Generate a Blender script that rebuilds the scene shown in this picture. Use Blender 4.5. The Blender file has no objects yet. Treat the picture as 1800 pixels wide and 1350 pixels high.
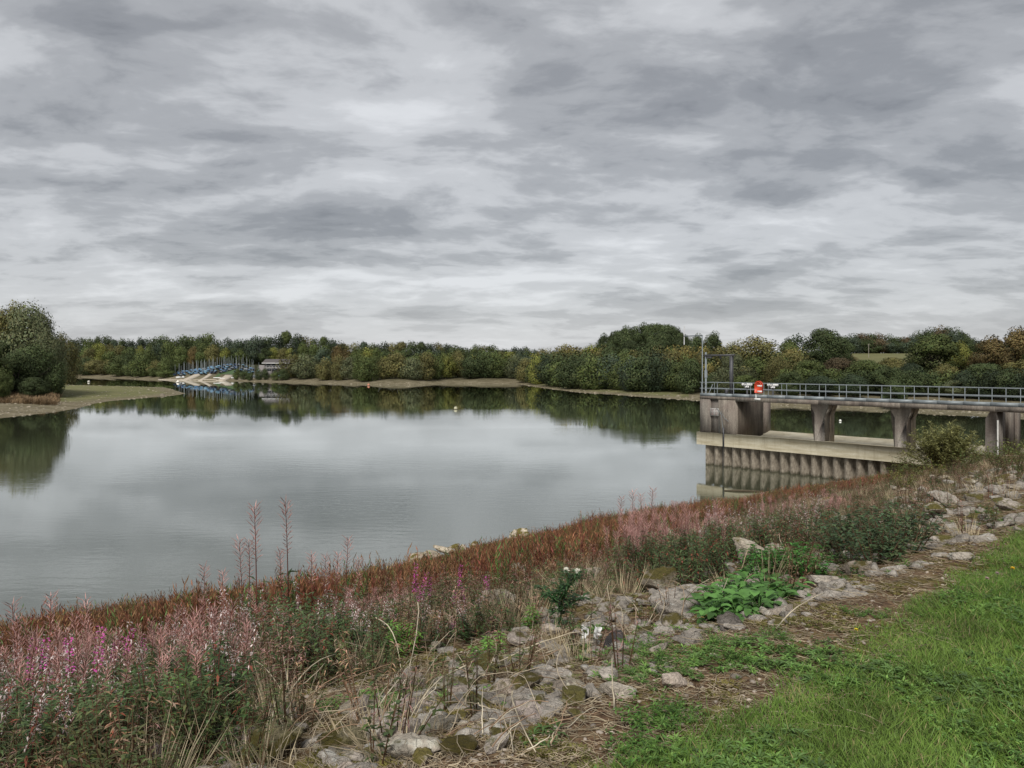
import bpy, math, random
import numpy as np
from math import radians as R
random.seed(7)
rng = np.random.default_rng(7)
SC = bpy.context.scene
C = SC.collection

# ------------------------------------------------------------------ camera
HOR, FPX, EYE = 642.0, 1370.0, 8.0           # horizon row, focal length in photo pixels, eye above the water
cam_d = bpy.data.cameras.new('camera'); cam = bpy.data.objects.new('camera', cam_d); C.objects.link(cam)
cam.location = (0, 0, EYE); cam.rotation_euler = (R(90), 0, 0)
cam_d.sensor_width = 36; cam_d.lens = 36 * FPX / 1800; cam_d.shift_y = -33 / 1800
cam_d.clip_start = 0.1; cam_d.clip_end = 20000
SC.camera = cam
SC.view_settings.view_transform = 'Standard'; SC.view_settings.look = 'None'
SC.view_settings.exposure = 1.1; SC.view_settings.gamma = 1
try:
    SC.cycles.max_bounces = 5; SC.cycles.diffuse_bounces = 2; SC.cycles.glossy_bounces = 2
    SC.cycles.transmission_bounces = 2; SC.cycles.transparent_max_bounces = 4
except Exception: pass

# ------------------------------------------------------------------ node helper
class N:
    def __init__(s, tree): s.t = tree; s.n = tree.nodes; s.l = tree.links
    def add(s, typ, ins=None, **kw):
        n = s.n.new(typ)
        for k, v in kw.items(): setattr(n, k, v)
        for k, v in (ins or {}).items():
            if isinstance(v, bpy.types.NodeSocket): s.l.new(v, n.inputs[k])
            else:
                try: n.inputs[k].default_value = v
                except Exception: n.inputs[k].default_value = (*v, 1.0) if len(v) == 3 else v
        return n
    def math(s, op, a, b=0.0, c=0.0, clamp=False):
        n = s.add('ShaderNodeMath', {0: a, 1: b, 2: c}, operation=op); n.use_clamp = clamp; return n.outputs[0]
    def noise(s, vec, scale, detail=4, rough=.55, dist=0.0):
        return s.add('ShaderNodeTexNoise', {'Vector': vec, 'Scale': scale, 'Detail': detail, 'Roughness': rough, 'Distortion': dist}).outputs['Fac']
    def ramp(s, fac, stops, interp='LINEAR'):
        n = s.add('ShaderNodeValToRGB', {'Fac': fac}); r = n.color_ramp; r.interpolation = interp
        while len(r.elements) < len(stops): r.elements.new(.5)
        for e, (p, c) in zip(r.elements, stops):
            e.position = p; e.color = (*c, 1) if hasattr(c, '__len__') else (c, c, c, 1)
        return n.outputs['Color']
    def rng(s, v, a, b, c=0.0, d=1.0):
        return s.add('ShaderNodeMapRange', {0: v, 1: a, 2: b, 3: c, 4: d}, interpolation_type='SMOOTHSTEP').outputs[0]
    def mix(s, f, a, b, mode='MIX'):
        n = s.add('ShaderNodeMix', data_type='RGBA', blend_type=mode)
        for i, v in ((0, f), (6, a), (7, b)):
            if isinstance(v, bpy.types.NodeSocket): s.l.new(v, n.inputs[i])
            else: n.inputs[i].default_value = v if i == 0 else ((*v, 1) if len(v) == 3 else v)
        return n.outputs[2]
    def map(s, vec, scale=(1, 1, 1), rot=(0, 0, 0), loc=(0, 0, 0)):
        return s.add('ShaderNodeMapping', {'Vector': vec, 'Scale': scale, 'Rotation': rot, 'Location': loc}).outputs[0]

# ------------------------------------------------------------------ sky: overcast
W = bpy.data.worlds.new('World'); SC.world = W; W.use_nodes = True
g = N(W.node_tree); W.node_tree.nodes.clear()
SUN_EL, SUN_ROT = R(48), R(200)
sky = g.add('ShaderNodeTexSky', sky_type='NISHITA', sun_disc=False, sun_elevation=SUN_EL, sun_rotation=SUN_ROT, altitude=100, dust_density=2.0)
tc = g.add('ShaderNodeTexCoord').outputs['Generated']
sx = g.add('ShaderNodeSeparateXYZ', {0: tc})
zz = g.math('MAXIMUM', sx.outputs[2], 0.0)
den = g.math('ADD', zz, 0.18)
px_ = g.math('DIVIDE', sx.outputs[0], den); py_ = g.math('DIVIDE', sx.outputs[1], den)
P = g.add('ShaderNodeCombineXYZ', {0: px_, 1: py_, 2: 0.0}).outputs[0]
warp = g.add('ShaderNodeTexNoise', {'Vector': P, 'Scale': 1.3, 'Detail': 4.0}).outputs['Color']
Pw = g.add('ShaderNodeVectorMath', {0: P, 1: g.add('ShaderNodeVectorMath', {0: warp, 1: (.30, .30, 0)}, operation='MULTIPLY').outputs[0]}, operation='ADD').outputs[0]
Pm = g.map(Pw, scale=(.66, .92, 1), rot=(0, 0, R(-14)), loc=(3.4, 1.1, 0))
n1 = g.noise(Pm, 1.25, 3, .5)
n2 = g.noise(Pm, 3.6, 6, .56, .1)
nb = g.noise(g.map(Pm, loc=(5, 2, 0)), 2.4, 5, .55, .1)
gap = g.math('POWER', g.math('SUBTRACT', 1.0, g.math('MULTIPLY', g.math('ABSOLUTE', g.math('SUBTRACT', nb, .5)), 5.0), clamp=True), 1.6)
n3 = g.noise(Pm, 11, 7, .62, .1)
sm = g.math('ADD', g.math('MULTIPLY', n1, .50), g.math('ADD', g.math('MULTIPLY', n2, .35), g.math('MULTIPLY', n3, .11)))
sm = g.math('ADD', sm, g.math('MULTIPLY', g.math('SUBTRACT', gap, .4), .04))
sm = g.math('SUBTRACT', sm, g.math('MULTIPLY', g.math('MULTIPLY', g.rng(sx.outputs[0], -.1, -.6), g.rng(sx.outputs[2], .12, .36)), .03))
cl = g.ramp(sm, [(.335, (.165, .170, .180)), (.40, (.225, .231, .242)), (.455, (.305, .311, .322)), (.52, (.43, .437, .449)), (.61, (.555, .564, .578))], 'EASE')
cl = g.add('ShaderNodeVectorMath', {0: cl, 3: 6.2}, operation='SCALE').outputs[0]
hz = g.rng(sx.outputs[2], 0.0, 0.12, 1.0, 0.0)
cl = g.mix(g.math('MULTIPLY', hz, .55), cl, (3.4, 3.42, 3.5))
ov = g.mix(0.94, sky.outputs[0], cl)
bg = g.add('ShaderNodeBackground', {'Color': ov, 'Strength': 0.1})
out = g.add('ShaderNodeOutputWorld', {'Surface': bg.outputs[0]})

sun_d = bpy.data.lights.new('sun', 'SUN'); sun_d.energy = 1.7; sun_d.angle = R(22); sun_d.color = (1, .965, .91)
sun = bpy.data.objects.new('sun', sun_d); C.objects.link(sun)
sdir = (math.sin(SUN_ROT) * math.cos(SUN_EL), math.cos(SUN_ROT) * math.cos(SUN_EL), math.sin(SUN_EL))
from mathutils import Vector
sun.rotation_euler = Vector(sdir).to_track_quat('Z', 'Y').to_euler(); sun.location = (0, -30, 60)

# ------------------------------------------------------------------ frames and ground height
def at(px, py, Y): return ((px - 900) / FPX * Y, Y, EYE - (py - HOR) / FPX * Y)
A = np.array([.761, .649]); U = np.array([.649, -.761])      # along the dam, along the bridge towards the dam
def st(x, y): return x * A[0] + y * A[1], -(x * U[0] + y * U[1])
def xy(s, t): return s * A[0] - t * U[0], s * A[1] - t * U[1]
TE_S = [-400, -60, 3, 10.6, 21, 27, 50, 140, 600]; TE_T = [30, 29, 27.3, 25.2, 27, 26.6, 24.6, 26, 26]
def te(s): return np.interp(s, TE_S, TE_T)
def wl(px, py): return ((px - 900) / FPX * 10960 / (py - HOR), 10960 / (py - HOR))
spit = [(0, 735.5), (30, 732), (60, 728.5), (85, 726), (100, 724), (122, 720.5), (140, 717), (165, 710), (190, 705.5), (222, 702.5), (250, 700), (275, 698), (300, 696), (316, 694), (328, 691.3),
        (318, 689), (302, 684), (290, 681), (240, 679.5), (170, 678), (97, 677), (0, 676), (-150, 675)]
far = [(-150, 661), (0, 661.5), (107, 662.3), (150, 663.5), (200, 664.5), (240, 666.5), (275, 667.2), (310, 668.5), (367, 669.4), (400, 669.2), (450, 671), (500, 672), (550, 673.2), (589, 675), (620, 675.4), (647, 676.7), (690, 676.4), (725, 677),
       (760, 676), (791, 674), (842, 675), (880, 674.5), (912, 675.5), (939, 680), (975, 685), (1017, 690), (1072, 693), (1117, 697), (1165, 700), (1219, 704), (1290, 709),
       (1350, 712), (1430, 714), (1500, 716.5), (1560, 717), (1600, 719.5), (1660, 721), (1720, 725), (1800, 731), (1950, 742)]
poly = [xy(s, te(s)) for s in (118, 100, 80, 65, 50, 40, 33, 27, 21, 15, 10.6, 7, 3, -10, -25, -60)]
poly += [(-88, 50), (-84, 90)] + [wl(*p) for p in spit] + [wl(*p) for p in far]
poly = np.array(poly)
def polydist(x, y):
    d = np.full(x.shape, 1e9); ins = np.zeros(x.shape, bool)
    n = len(poly)
    for i in range(n):
        ax, ay = poly[i]; bx, by = poly[(i + 1) % n]
        ex, ey = bx - ax, by - ay
        h = np.clip(((x - ax) * ex + (y - ay) * ey) / (ex * ex + ey * ey + 1e-9), 0, 1)
        d = np.minimum(d, np.hypot(x - ax - ex * h, y - ay - ey * h))
        c = ((ay > y) != (by > y)) & (x < (bx - ax) * (y - ay) / (by - ay + 1e-12) + ax)
        ins ^= c
    return d, ins
def vn(x, y, f, seed=0):
    """cheap smooth noise -1..1"""
    r = np.random.default_rng(seed + 11); v = 0
    for k in range(5):
        a = r.uniform(0, 6.28); ff = f * (1 + .55 * k); ph = r.uniform(0, 6.28, 2)
        v = v + np.sin(ff * (x * math.cos(a) + y * math.sin(a)) + ph[0] + 1.3 * np.sin(ff * .63 * (y * math.cos(a) - x * math.sin(a)) + ph[1]))
    return v / 5
def ledge(s, x, y): return np.interp(s, [0, 3, 4.3, 6.6, 9.2, 14, 60], [2.08, 2.0, 2.1, 2.28, 2.55, 2.9, 3.4]) + .09 * vn(x, y, 2.2, 31) + .07 * vn(x, y, 6, 32)
def H(x, y):
    x = np.asarray(x, float); y = np.asarray(y, float); sh = x.shape
    x = np.atleast_1d(x); y = np.atleast_1d(y)
    s, t = st(x, y); e = te(s)
    near = t < e
    k = np.clip((e - t) / (e - 2.5), -1, 1)
    zn = 6.4 * k
    zn = zn + np.where((t > 2.6), (.10 * vn(x, y, 1.1, 3) + .05 * vn(x, y, 3.3, 5)) * np.clip((t - 2.6) / 2, 0, 1) * np.clip((e - t) / 3, 0, 1), 0) + .012 * vn(x, y, 2.5, 9)
    d, ins = polydist(x, y)
    d = d + .8 * vn(x, y, .12, 21) * np.clip(d / 3, 0, 1)
    px = 900 + FPX * x / np.maximum(y, 1)
    onspit = (px < 345) & (y < 335) & (y > 20)
    prom = (px > 930) & (px < 2600)
    zf = np.where(onspit, np.minimum(.045 * d, 1.35) + .05 * vn(x, y, .5, 2) * np.clip(d / 4, 0, 1),
         np.where(prom, .055 * np.minimum(d, 30) + np.clip((px - 1290) / 60, 0, 1) * .09 * np.minimum(d, 10) + .03 * np.clip(d - 30, 0, 300), .12 * np.minimum(d, 17) + .028 * np.clip(d - 17, 0, 300)))
    def bump(cx, cy, rx, ry, h): return h * np.exp(-((x - cx) / rx) ** 2 - ((y - cy) / ry) ** 2)
    hills = bump(75, 345, 38, 45, 9) + bump(275, 600, 170, 120, 5.0) + bump(-120, 700, 300, 160, 6) + bump(-158, 452, 48, 34, 5.0)
    zf = zf + np.where(onspit, 0, hills * np.clip(d / 40, 0, 1))
    z = np.where(near, zn, np.where(ins, -np.minimum(2.5, .14 * d), zf))
    return z.reshape(sh) if sh else float(z[0])

# ------------------------------------------------------------------ mesh helpers
def mk(name, V, F, mat=None, parent=None, col=None, smooth=False, link=True):
    """V (n,3); F: list of index arrays (m,k); col (n,3)"""
    V = np.asarray(V, np.float32); F = [np.asarray(f, np.int32) for f in F if len(f)]
    me = bpy.data.meshes.new(name)
    me.vertices.add(len(V)); me.vertices.foreach_set('co', V.ravel())
    nl = sum(f.size for f in F); npoly = sum(len(f) for f in F)
    me.loops.add(nl); me.polygons.add(npoly)
    me.loops.foreach_set('vertex_index', np.concatenate([f.ravel() for f in F]))
    sizes = np.concatenate([np.full(len(f), f.shape[1], np.int32) for f in F])
    starts = np.concatenate([[0], np.cumsum(sizes)[:-1]]).astype(np.int32)
    me.polygons.foreach_set('loop_start', starts)
    try: me.polygons.foreach_set('loop_total', sizes)
    except Exception: pass
    if smooth: me.polygons.foreach_set('use_smooth', np.ones(npoly, bool))
    me.update(calc_edges=True)
    if col is not None:
        a = me.color_attributes.new('Col', 'FLOAT_COLOR', 'POINT')
        c = np.ones((len(V), 4), np.float32); c[:, :3] = col; a.data.foreach_set('color', c.ravel())
    if mat: me.materials.append(mat)
    o = bpy.data.objects.new(name, me)
    if parent is not None: o.parent = parent
    if link: C.objects.link(o)
    return o
class MB:
    """collects simple shapes into one mesh"""
    def __init__(s): s.V = []; s.F4 = []; s.F3 = []; s.C = []; s.n = 0
    def add(s, V, F, col=(1, 1, 1)):
        V = np.asarray(V, float).reshape(-1, 3)
        F = np.asarray(F, int)
        if F.ndim == 2 and F.shape[1] == 4: s.F4.append(F + s.n)
        elif F.ndim == 2: s.F3.append(F + s.n)
        c = np.asarray(col, float); c = np.tile(c, (len(V), 1)) if c.ndim == 1 else c
        s.V.append(V); s.C.append(c); s.n += len(V)
    def box(s, lo, hi, f=None, col=(1, 1, 1)):
        x0, y0, z0 = lo; x1, y1, z1 = hi
        V = np.array([(x0, y0, z0), (x1, y0, z0), (x1, y1, z0), (x0, y1, z0), (x0, y0, z1), (x1, y0, z1), (x1, y1, z1), (x0, y1, z1)], float)
        if f: V = np.array([f(*v) for v in V])
        s.add(V, [(0, 3, 2, 1), (4, 5, 6, 7), (0, 1, 5, 4), (1, 2, 6, 5), (2, 3, 7, 6), (3, 0, 4, 7)], col)
    def tube(s, pts, rad, n=6, col=(1, 1, 1), cap=True):
        pts = np.asarray(pts, float); m = len(pts)
        rad = np.full(m, rad) if np.isscalar(rad) else np.asarray(rad, float)
        d = np.gradient(pts, axis=0); d /= np.linalg.norm(d, axis=1)[:, None] + 1e-12
        ref = np.array([0, 0, 1.]) if abs(d[0][2]) < .9 else np.array([1., 0, 0])
        V = []
        for i in range(m):
            a = np.cross(d[i], ref); a /= np.linalg.norm(a) + 1e-12; b = np.cross(d[i], a)
            th = np.arange(n) * 2 * math.pi / n
            V.append(pts[i] + rad[i] * (np.cos(th)[:, None] * a + np.sin(th)[:, None] * b))
        V = np.concatenate(V)
        F = [(i * n + j, i * n + (j + 1) % n, (i + 1) * n + (j + 1) % n, (i + 1) * n + j) for i in range(m - 1) for j in range(n)]
        base = s.n; s.add(V, F, col)
        if cap:
            for i0 in (0, (m - 1) * n):
                s.F3.append(np.array([(base + i0, base + i0 + j, base + i0 + j + 1) for j in range(1, n - 1)]))
    def build(s, name, mat, parent=None, smooth=False, link=True):
        V = np.concatenate(s.V); F = []
        if s.F4: F.append(np.concatenate(s.F4))
        if s.F3: F.append(np.concatenate(s.F3))
        return mk(name, V, F, mat, parent, np.concatenate(s.C), smooth, link)
    def arrays(s):
        V = np.concatenate(s.V)
        F4 = np.concatenate(s.F4) if s.F4 else np.zeros((0, 4), int)
        F3 = np.concatenate(s.F3) if s.F3 else np.zeros((0, 3), int)
        return V, F4, F3, np.concatenate(s.C)
def scatter(tpl, pos, rz, sc, tint=None, tilt=None):
    """many copies of one template as arrays (for stuff)"""
    V, F4, F3, Cc = tpl; n = len(V); m = len(pos)
    sc = np.asarray(sc, float); sc = sc[:, None] * np.ones(3) if sc.ndim == 1 else sc
    v = V[None] * sc[:, None]
    if tilt is not None:
        v = v + np.stack([v[..., 2] * tilt[:, :1], v[..., 2] * tilt[:, 1:2], 0 * v[..., 2]], -1)
    c, s_ = np.cos(rz)[:, None], np.sin(rz)[:, None]
    w = np.stack([v[..., 0] * c - v[..., 1] * s_, v[..., 0] * s_ + v[..., 1] * c, v[..., 2]], -1) + pos[:, None]
    off = (np.arange(m) * n)[:, None, None]
    f4 = (F4[None] + off).reshape(-1, 4); f3 = (F3[None] + off).reshape(-1, 3)
    cc = np.tile(Cc[None], (m, 1, 1))
    if tint is not None: cc = cc * tint[:, None]
    return w.reshape(-1, 3), f4, f3, cc.reshape(-1, 3)
def join(parts):
    V = []; F4 = []; F3 = []; Cc = []; n = 0
    for v, a, b, c in parts:
        V.append(v); Cc.append(c)
        if len(a): F4.append(a + n)
        if len(b): F3.append(b + n)
        n += len(v)
    return np.concatenate(V), ([np.concatenate(F4)] if F4 else []) + ([np.concatenate(F3)] if F3 else []), np.concatenate(Cc)
def tag(o, label=None, cat=None, group=None, kind=None):
    if label: o['label'] = label
    if cat: o['category'] = cat
    if group: o['group'] = group
    if kind: o['kind'] = kind
    return o
def empty(name, loc=(0, 0, 0), rz=0):
    o = bpy.data.objects.new(name, None); C.objects.link(o); o.location = loc; o.rotation_euler = (0, 0, rz); o.empty_display_size = .2
    return o
def copy_tree(o, parent=None):
    c = o.copy(); C.objects.link(c); c.parent = parent
    for ch in [q for q in KIDS.get(o.name, [])]: copy_tree(ch, c)
    return c
KIDS = {}
def proto(name, parts):
    """unlinked prototype: (name, object list); instantiate with place()"""
    return (name, parts)
def place(pr, loc, rz=0, sc=(1, 1, 1), colors=None, tilt=(0, 0)):
    """a thing: Empty plus one mesh object per part, mesh data shared"""
    e = empty(pr[0], loc, rz); e.scale = sc; e.rotation_euler = (tilt[0], tilt[1], rz)
    for i, p in enumerate(pr[1]):
        c = p.copy(); C.objects.link(c); c.parent = e
        if colors and colors[i] is not None: c.color = (*colors[i], 1)
    return e
def unit(v): v = np.asarray(v, float); return v / (np.linalg.norm(v) + 1e-12)
def leaf(mb, base, d, up, L, Wd, bend=.15, col=(1, 1, 1)):
    d = unit(d); sd = unit(np.cross(d, up)); nn = np.cross(sd, d)
    b = np.asarray(base, float)
    mb.add([b, b + d * L * .45 + sd * Wd / 2, b + d * L - nn * L * bend, b + d * L * .45 - sd * Wd / 2], [(0, 1, 2, 3)], col)

# ------------------------------------------------------------------ materials
def material(name, build):
    m = bpy.data.materials.new(name); m.use_nodes = True; m.node_tree.nodes.clear()
    g = N(m.node_tree); o = g.add('ShaderNodeOutputMaterial'); sh = build(g)
    g.l.new(sh, o.inputs['Surface']); return m
def pos(g): return g.add('ShaderNodeNewGeometry').outputs['Position']
def objc(g): return g.add('ShaderNodeTexCoord').outputs['Object']
def bsdf(g, col, rough=.8, normal=None, spec=.3, metal=0.0):
    ins = {'Base Color': col, 'Roughness': rough, 'Specular IOR Level': spec, 'Metallic': metal}
    if normal is not None: ins['Normal'] = normal
    return g.add('ShaderNodeBsdfPrincipled', ins).outputs[0]
def bump(g, h, strength=.5, dist=.02):
    return g.add('ShaderNodeBump', {'Height': h, 'Strength': strength, 'Distance': dist}).outputs[0]
def m_leaf(name, trans=.3, var=.35, scale=3.0, rough=.55, info=True, gain=1.0):
    def b(g):
        c = g.add('ShaderNodeVertexColor', layer_name='Col').outputs[0]
        if info:
            oi = g.add('ShaderNodeObjectInfo')
            c = g.mix(1.0, c, oi.outputs['Color'], 'MULTIPLY')
        n = g.noise(pos(g), scale, 3)
        v = g.add('ShaderNodeHueSaturation', {'Color': c, 'Value': g.rng(n, .3, .7, gain * (1 - var), gain * (1 + var))}).outputs[0]
        s1 = bsdf(g, v, rough, None, .25)
        s2 = g.add('ShaderNodeBsdfTranslucent', {'Color': v}).outputs[0]
        return g.add('ShaderNodeMixShader', {0: trans, 1: s1, 2: s2}).outputs[0]
    return material(name, b)
LEAF = m_leaf('leaf', .08, .16, .05, .8, gain=1.12)
HERB = m_leaf('herb', .3, .22, 9.0, gain=1.22)
GRASSM = m_leaf('grass_blades', .35, .25, 1.7, .5, False)
STRAW = m_leaf('straw', .1, .3, 6.0, .7, False)
def m_plain(name, col, rough=.6, metal=0.0, var=.12, scale=4.0):
    def b(g):
        n = g.noise(objc(g), scale, 5, .6)
        v = g.add('ShaderNodeHueSaturation', {'Color': (*col, 1), 'Value': g.rng(n, .3, .7, 1 - var, 1 + var)}).outputs[0]
        return bsdf(g, v, rough, None, .4, metal)
    return material(name, b)
def _vc(g):
    c = g.add('ShaderNodeVertexColor', layer_name='Col').outputs[0]
    return bsdf(g, c, .6)
VCOL = material('painted', _vc)
BARK = m_plain('bark', (.07, .06, .045), .9, 0, .3, 6)
def _rock(g):
    p = pos(g); oi = g.add('ShaderNodeObjectInfo')
    big = g.noise(p, 3.0, 6, .65, .4); fine = g.noise(p, 24, 6, .7); pit = g.noise(p, 70, 3, .6)
    c = g.ramp(big, [(.30, (.16, .14, .115)), (.43, (.31, .275, .235)), (.56, (.43, .385, .33)), (.7, (.55, .505, .44))])
    c = g.mix(g.rng(fine, .35, .62, .55, 0.0), c, (.12, .11, .095))
    lich = g.rng(g.noise(p, 9, 5, .6), .56, .64)
    c = g.mix(g.math('MULTIPLY', lich, .6), c, (.52, .51, .46))
    nz = g.add('ShaderNodeSeparateXYZ', {0: g.add('ShaderNodeNewGeometry').outputs['Normal']}).outputs[2]
    ms = g.math('MULTIPLY', g.rng(g.math('ADD', g.noise(p, 4.5, 5, .6), g.math('MULTIPLY', oi.outputs['Random'], .22)), .60, .70), g.rng(nz, -.2, .5))
    c = g.mix(ms, c, g.mix(fine, (.055, .055, .012), (.15, .125, .045)))
    c = g.mix(1.0, c, oi.outputs['Color'], 'MULTIPLY')
    h = g.math('ADD', g.math('MULTIPLY', fine, .7), g.math('MULTIPLY', pit, .3))
    cr = g.add('ShaderNodeTexVoronoi', {'Vector': g.add('ShaderNodeVectorMath', {0: p, 1: g.add('ShaderNodeTexNoise', {'Vector': p, 'Scale': 6.0}).outputs['Color']}, operation='ADD').outputs[0], 'Scale': 3.4}, feature='DISTANCE_TO_EDGE').outputs['Distance']
    ck = g.rng(cr, 0, .03, .82, 1)
    c = g.mix(g.math('SUBTRACT', 1.0, ck), c, (.07, .06, .05))
    h = g.math('ADD', h, g.math('ADD', g.math('MULTIPLY', ck, .6), g.math('MULTIPLY', big, 1.2)))
    return bsdf(g, c, .92, bump(g, h, 1.0, .05), .2)
ROCK = material('rock', _rock)
def _conc(g):
    p = objc(g)
    st_ = g.noise(g.map(p, scale=(2.2, 2.2, .22)), 1.6, 6, .65, .3)
    bl = g.noise(p, .9, 5, .6); fi = g.noise(p, 14, 5, .65)
    c = g.ramp(st_, [(.30, (.115, .102, .086)), (.42, (.19, .17, .145)), (.56, (.26, .235, .20)), (.7, (.335, .305, .262))])
    c = g.mix(g.rng(bl, .42, .66, 0, .6), c, (.17, .135, .118))
    c = g.mix(g.rng(fi, .4, .65, .35, 0), c, (.05, .045, .04))
    dk = g.rng(g.noise(g.map(p, scale=(3, 3, .5)), 1.1, 6, .7, .5), .57, .66)
    c = g.mix(g.math('MULTIPLY', dk, .5), c, (.05, .044, .04))
    c = g.mix(1.0, c, g.add('ShaderNodeVertexColor', layer_name='Col').outputs[0], 'MULTIPLY')
    return bsdf(g, c, .9, bump(g, fi, .35, .02), .2)
CONC = material('weathered_concrete', _conc)
def _newc(g):
    p = objc(g)
    st_ = g.noise(g.map(p, scale=(.25, .25, 2.4)), 1.8, 6, .6, .2); fi = g.noise(p, 9, 6, .65)
    c = g.ramp(st_, [(.32, (.25, .215, .14)), (.5, (.36, .325, .235)), (.68, (.44, .41, .32))])
    dr = g.rng(g.noise(g.map(p, scale=(1.6, 1.6, .12)), 1.5, 5, .6), .52, .72)
    c = g.mix(g.math('MULTIPLY', dr, .45), c, (.17, .14, .085))
    c = g.mix(g.rng(fi, .45, .7, .3, 0), c, (.2, .18, .13))
    c = g.mix(1.0, c, g.add('ShaderNodeVertexColor', layer_name='Col').outputs[0], 'MULTIPLY')
    return bsdf(g, c, .85, bump(g, fi, .2, .01), .25)
NEWC = material('pale_concrete', _newc)
def _pile(g):
    p = objc(g)
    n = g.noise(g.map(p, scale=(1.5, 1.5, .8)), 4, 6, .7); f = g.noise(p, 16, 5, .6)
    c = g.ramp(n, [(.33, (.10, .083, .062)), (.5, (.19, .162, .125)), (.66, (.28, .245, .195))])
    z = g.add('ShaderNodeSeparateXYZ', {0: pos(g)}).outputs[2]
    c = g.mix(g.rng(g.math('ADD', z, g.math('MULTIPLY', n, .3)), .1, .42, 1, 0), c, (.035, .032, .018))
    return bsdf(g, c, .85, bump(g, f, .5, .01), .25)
PILE = material('rusty_steel_piling', _pile)
STEEL = m_plain('galvanised_steel', (.19, .215, .225), .5, .15, .15, 3)
DSTEEL = m_plain('dark_steel', (.075, .075, .08), .6, .3, .25, 3)
WHITE = m_plain('white_paint', (.7, .7, .68), .5, 0, .08, 3)
ORANGE = m_plain('orange_plastic', (.55, .055, .018), .4, 0, .08, 3)

# ------------------------------------------------------------------ ground
def build_ground():
    th = np.concatenate([np.linspace(-180, -48, 45)[:-1], np.linspace(-48, 48, 520), np.linspace(48, 180, 45)[1:]])
    r = np.concatenate([[.05], np.geomspace(.8, 60, 230), np.geomspace(60, 900, 230)[1:], np.geomspace(900, 9000, 20)[1:]])
    T, Rr = np.meshgrid(np.radians(th), r)
    x = np.sin(T) * Rr; y = np.cos(T) * Rr
    z = H(x, y)
    nr, nt = x.shape
    V = np.stack([x, y, z], -1).reshape(-1, 3)
    i = np.arange(nr - 1)[:, None] * nt + np.arange(nt - 1)[None]
    F = np.stack([i, i + 1, i + nt + 1, i + nt], -1).reshape(-1, 4)
    s, t = st(x, y); e = te(s)
    px = 900 + FPX * x / np.maximum(y, 1)
    lawn = np.clip((ledge(s, x, y) - t) / .25, 0, 1) * (t < e)
    bank = (t < e + 2) * (t > 2)
    d, ins = polydist(x.ravel(), y.ravel()); d = d.reshape(x.shape); d = np.where(ins.reshape(x.shape), 0, d)
    spitm = (px < 345) & (y < 335) & (y > 20) & (t > e)
    beach = np.where(spitm, 1.0, np.clip(1.5 - d / 16, 0, 1)) * (t > e)
    field = ((y > 380) & (px > 1400)).astype(float)
    gs = np.clip(((spitm & (y > 165)) | ((px > 940) & (px < 1210) & (y < 420))) * (d / 6 - .35), 0, 1)
    o = mk('ground', V, [F], None, None, None, True)
    for nme, a in (('lawn', lawn), ('bank', bank.astype(float)), ('beach', beach), ('field', field), ('greenshore', gs)):
        at_ = o.data.attributes.new(nme, 'FLOAT', 'POINT'); at_.data.foreach_set('value', a.astype(np.float32).ravel())
    def b(g):
        at = lambda n: g.add('ShaderNodeAttribute', attribute_name=n).outputs['Fac']
        p = pos(g)
        a1 = g.noise(p, 2.2, 6, .65); a2 = g.noise(p, 14, 6, .7); a3 = g.noise(p, .25, 5, .6); a4 = g.noise(p, .06, 6, .6)
        forest = g.ramp(a1, [(.35, (.018, .02, .01)), (.65, (.05, .05, .024))])
        mud = g.ramp(g.math('ADD', g.math('MULTIPLY', a3, .5), g.math('MULTIPLY', a1, .5)), [(.36, (.085, .07, .042)), (.5, (.145, .125, .078)), (.64, (.24, .205, .145))])
        green = g.ramp(a3, [(.35, (.10, .115, .04)), (.65, (.17, .16, .075))])
        mud = g.mix(g.math('MULTIPLY', at('greenshore'), g.rng(a3, .3, .5, .35, .9)), mud, green)
        c = g.mix(at('beach'), forest, mud)
        c = g.mix(at('field'), c, g.ramp(a4, [(.3, (.11, .115, .05)), (.7, (.155, .145, .07))]))
        litter = g.ramp(a2, [(.3, (.035, .022, .015)), (.48, (.105, .065, .04)), (.6, (.19, .13, .075)), (.72, (.30, .24, .16))])
        moss = g.ramp(a2, [(.35, (.045, .04, .012)), (.7, (.14, .115, .03))])
        bk = g.mix(g.rng(a1, .48, .6, 0, .75), litter, moss)
        c = g.mix(at('bank'), c, bk)
        soil = g.ramp(a2, [(.35, (.03, .05, .012)), (.7, (.08, .10, .03))])
        c = g.mix(at('lawn'), c, soil)
        h = g.math('ADD', g.math('MULTIPLY', a1, .5), g.math('MULTIPLY', a2, .5))
        return bsdf(g, c, .95, bump(g, h, .8, .06), .1)
    o.data.materials.append(material('earth', b))
    tag(o, kind='structure')
build_ground()

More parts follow.
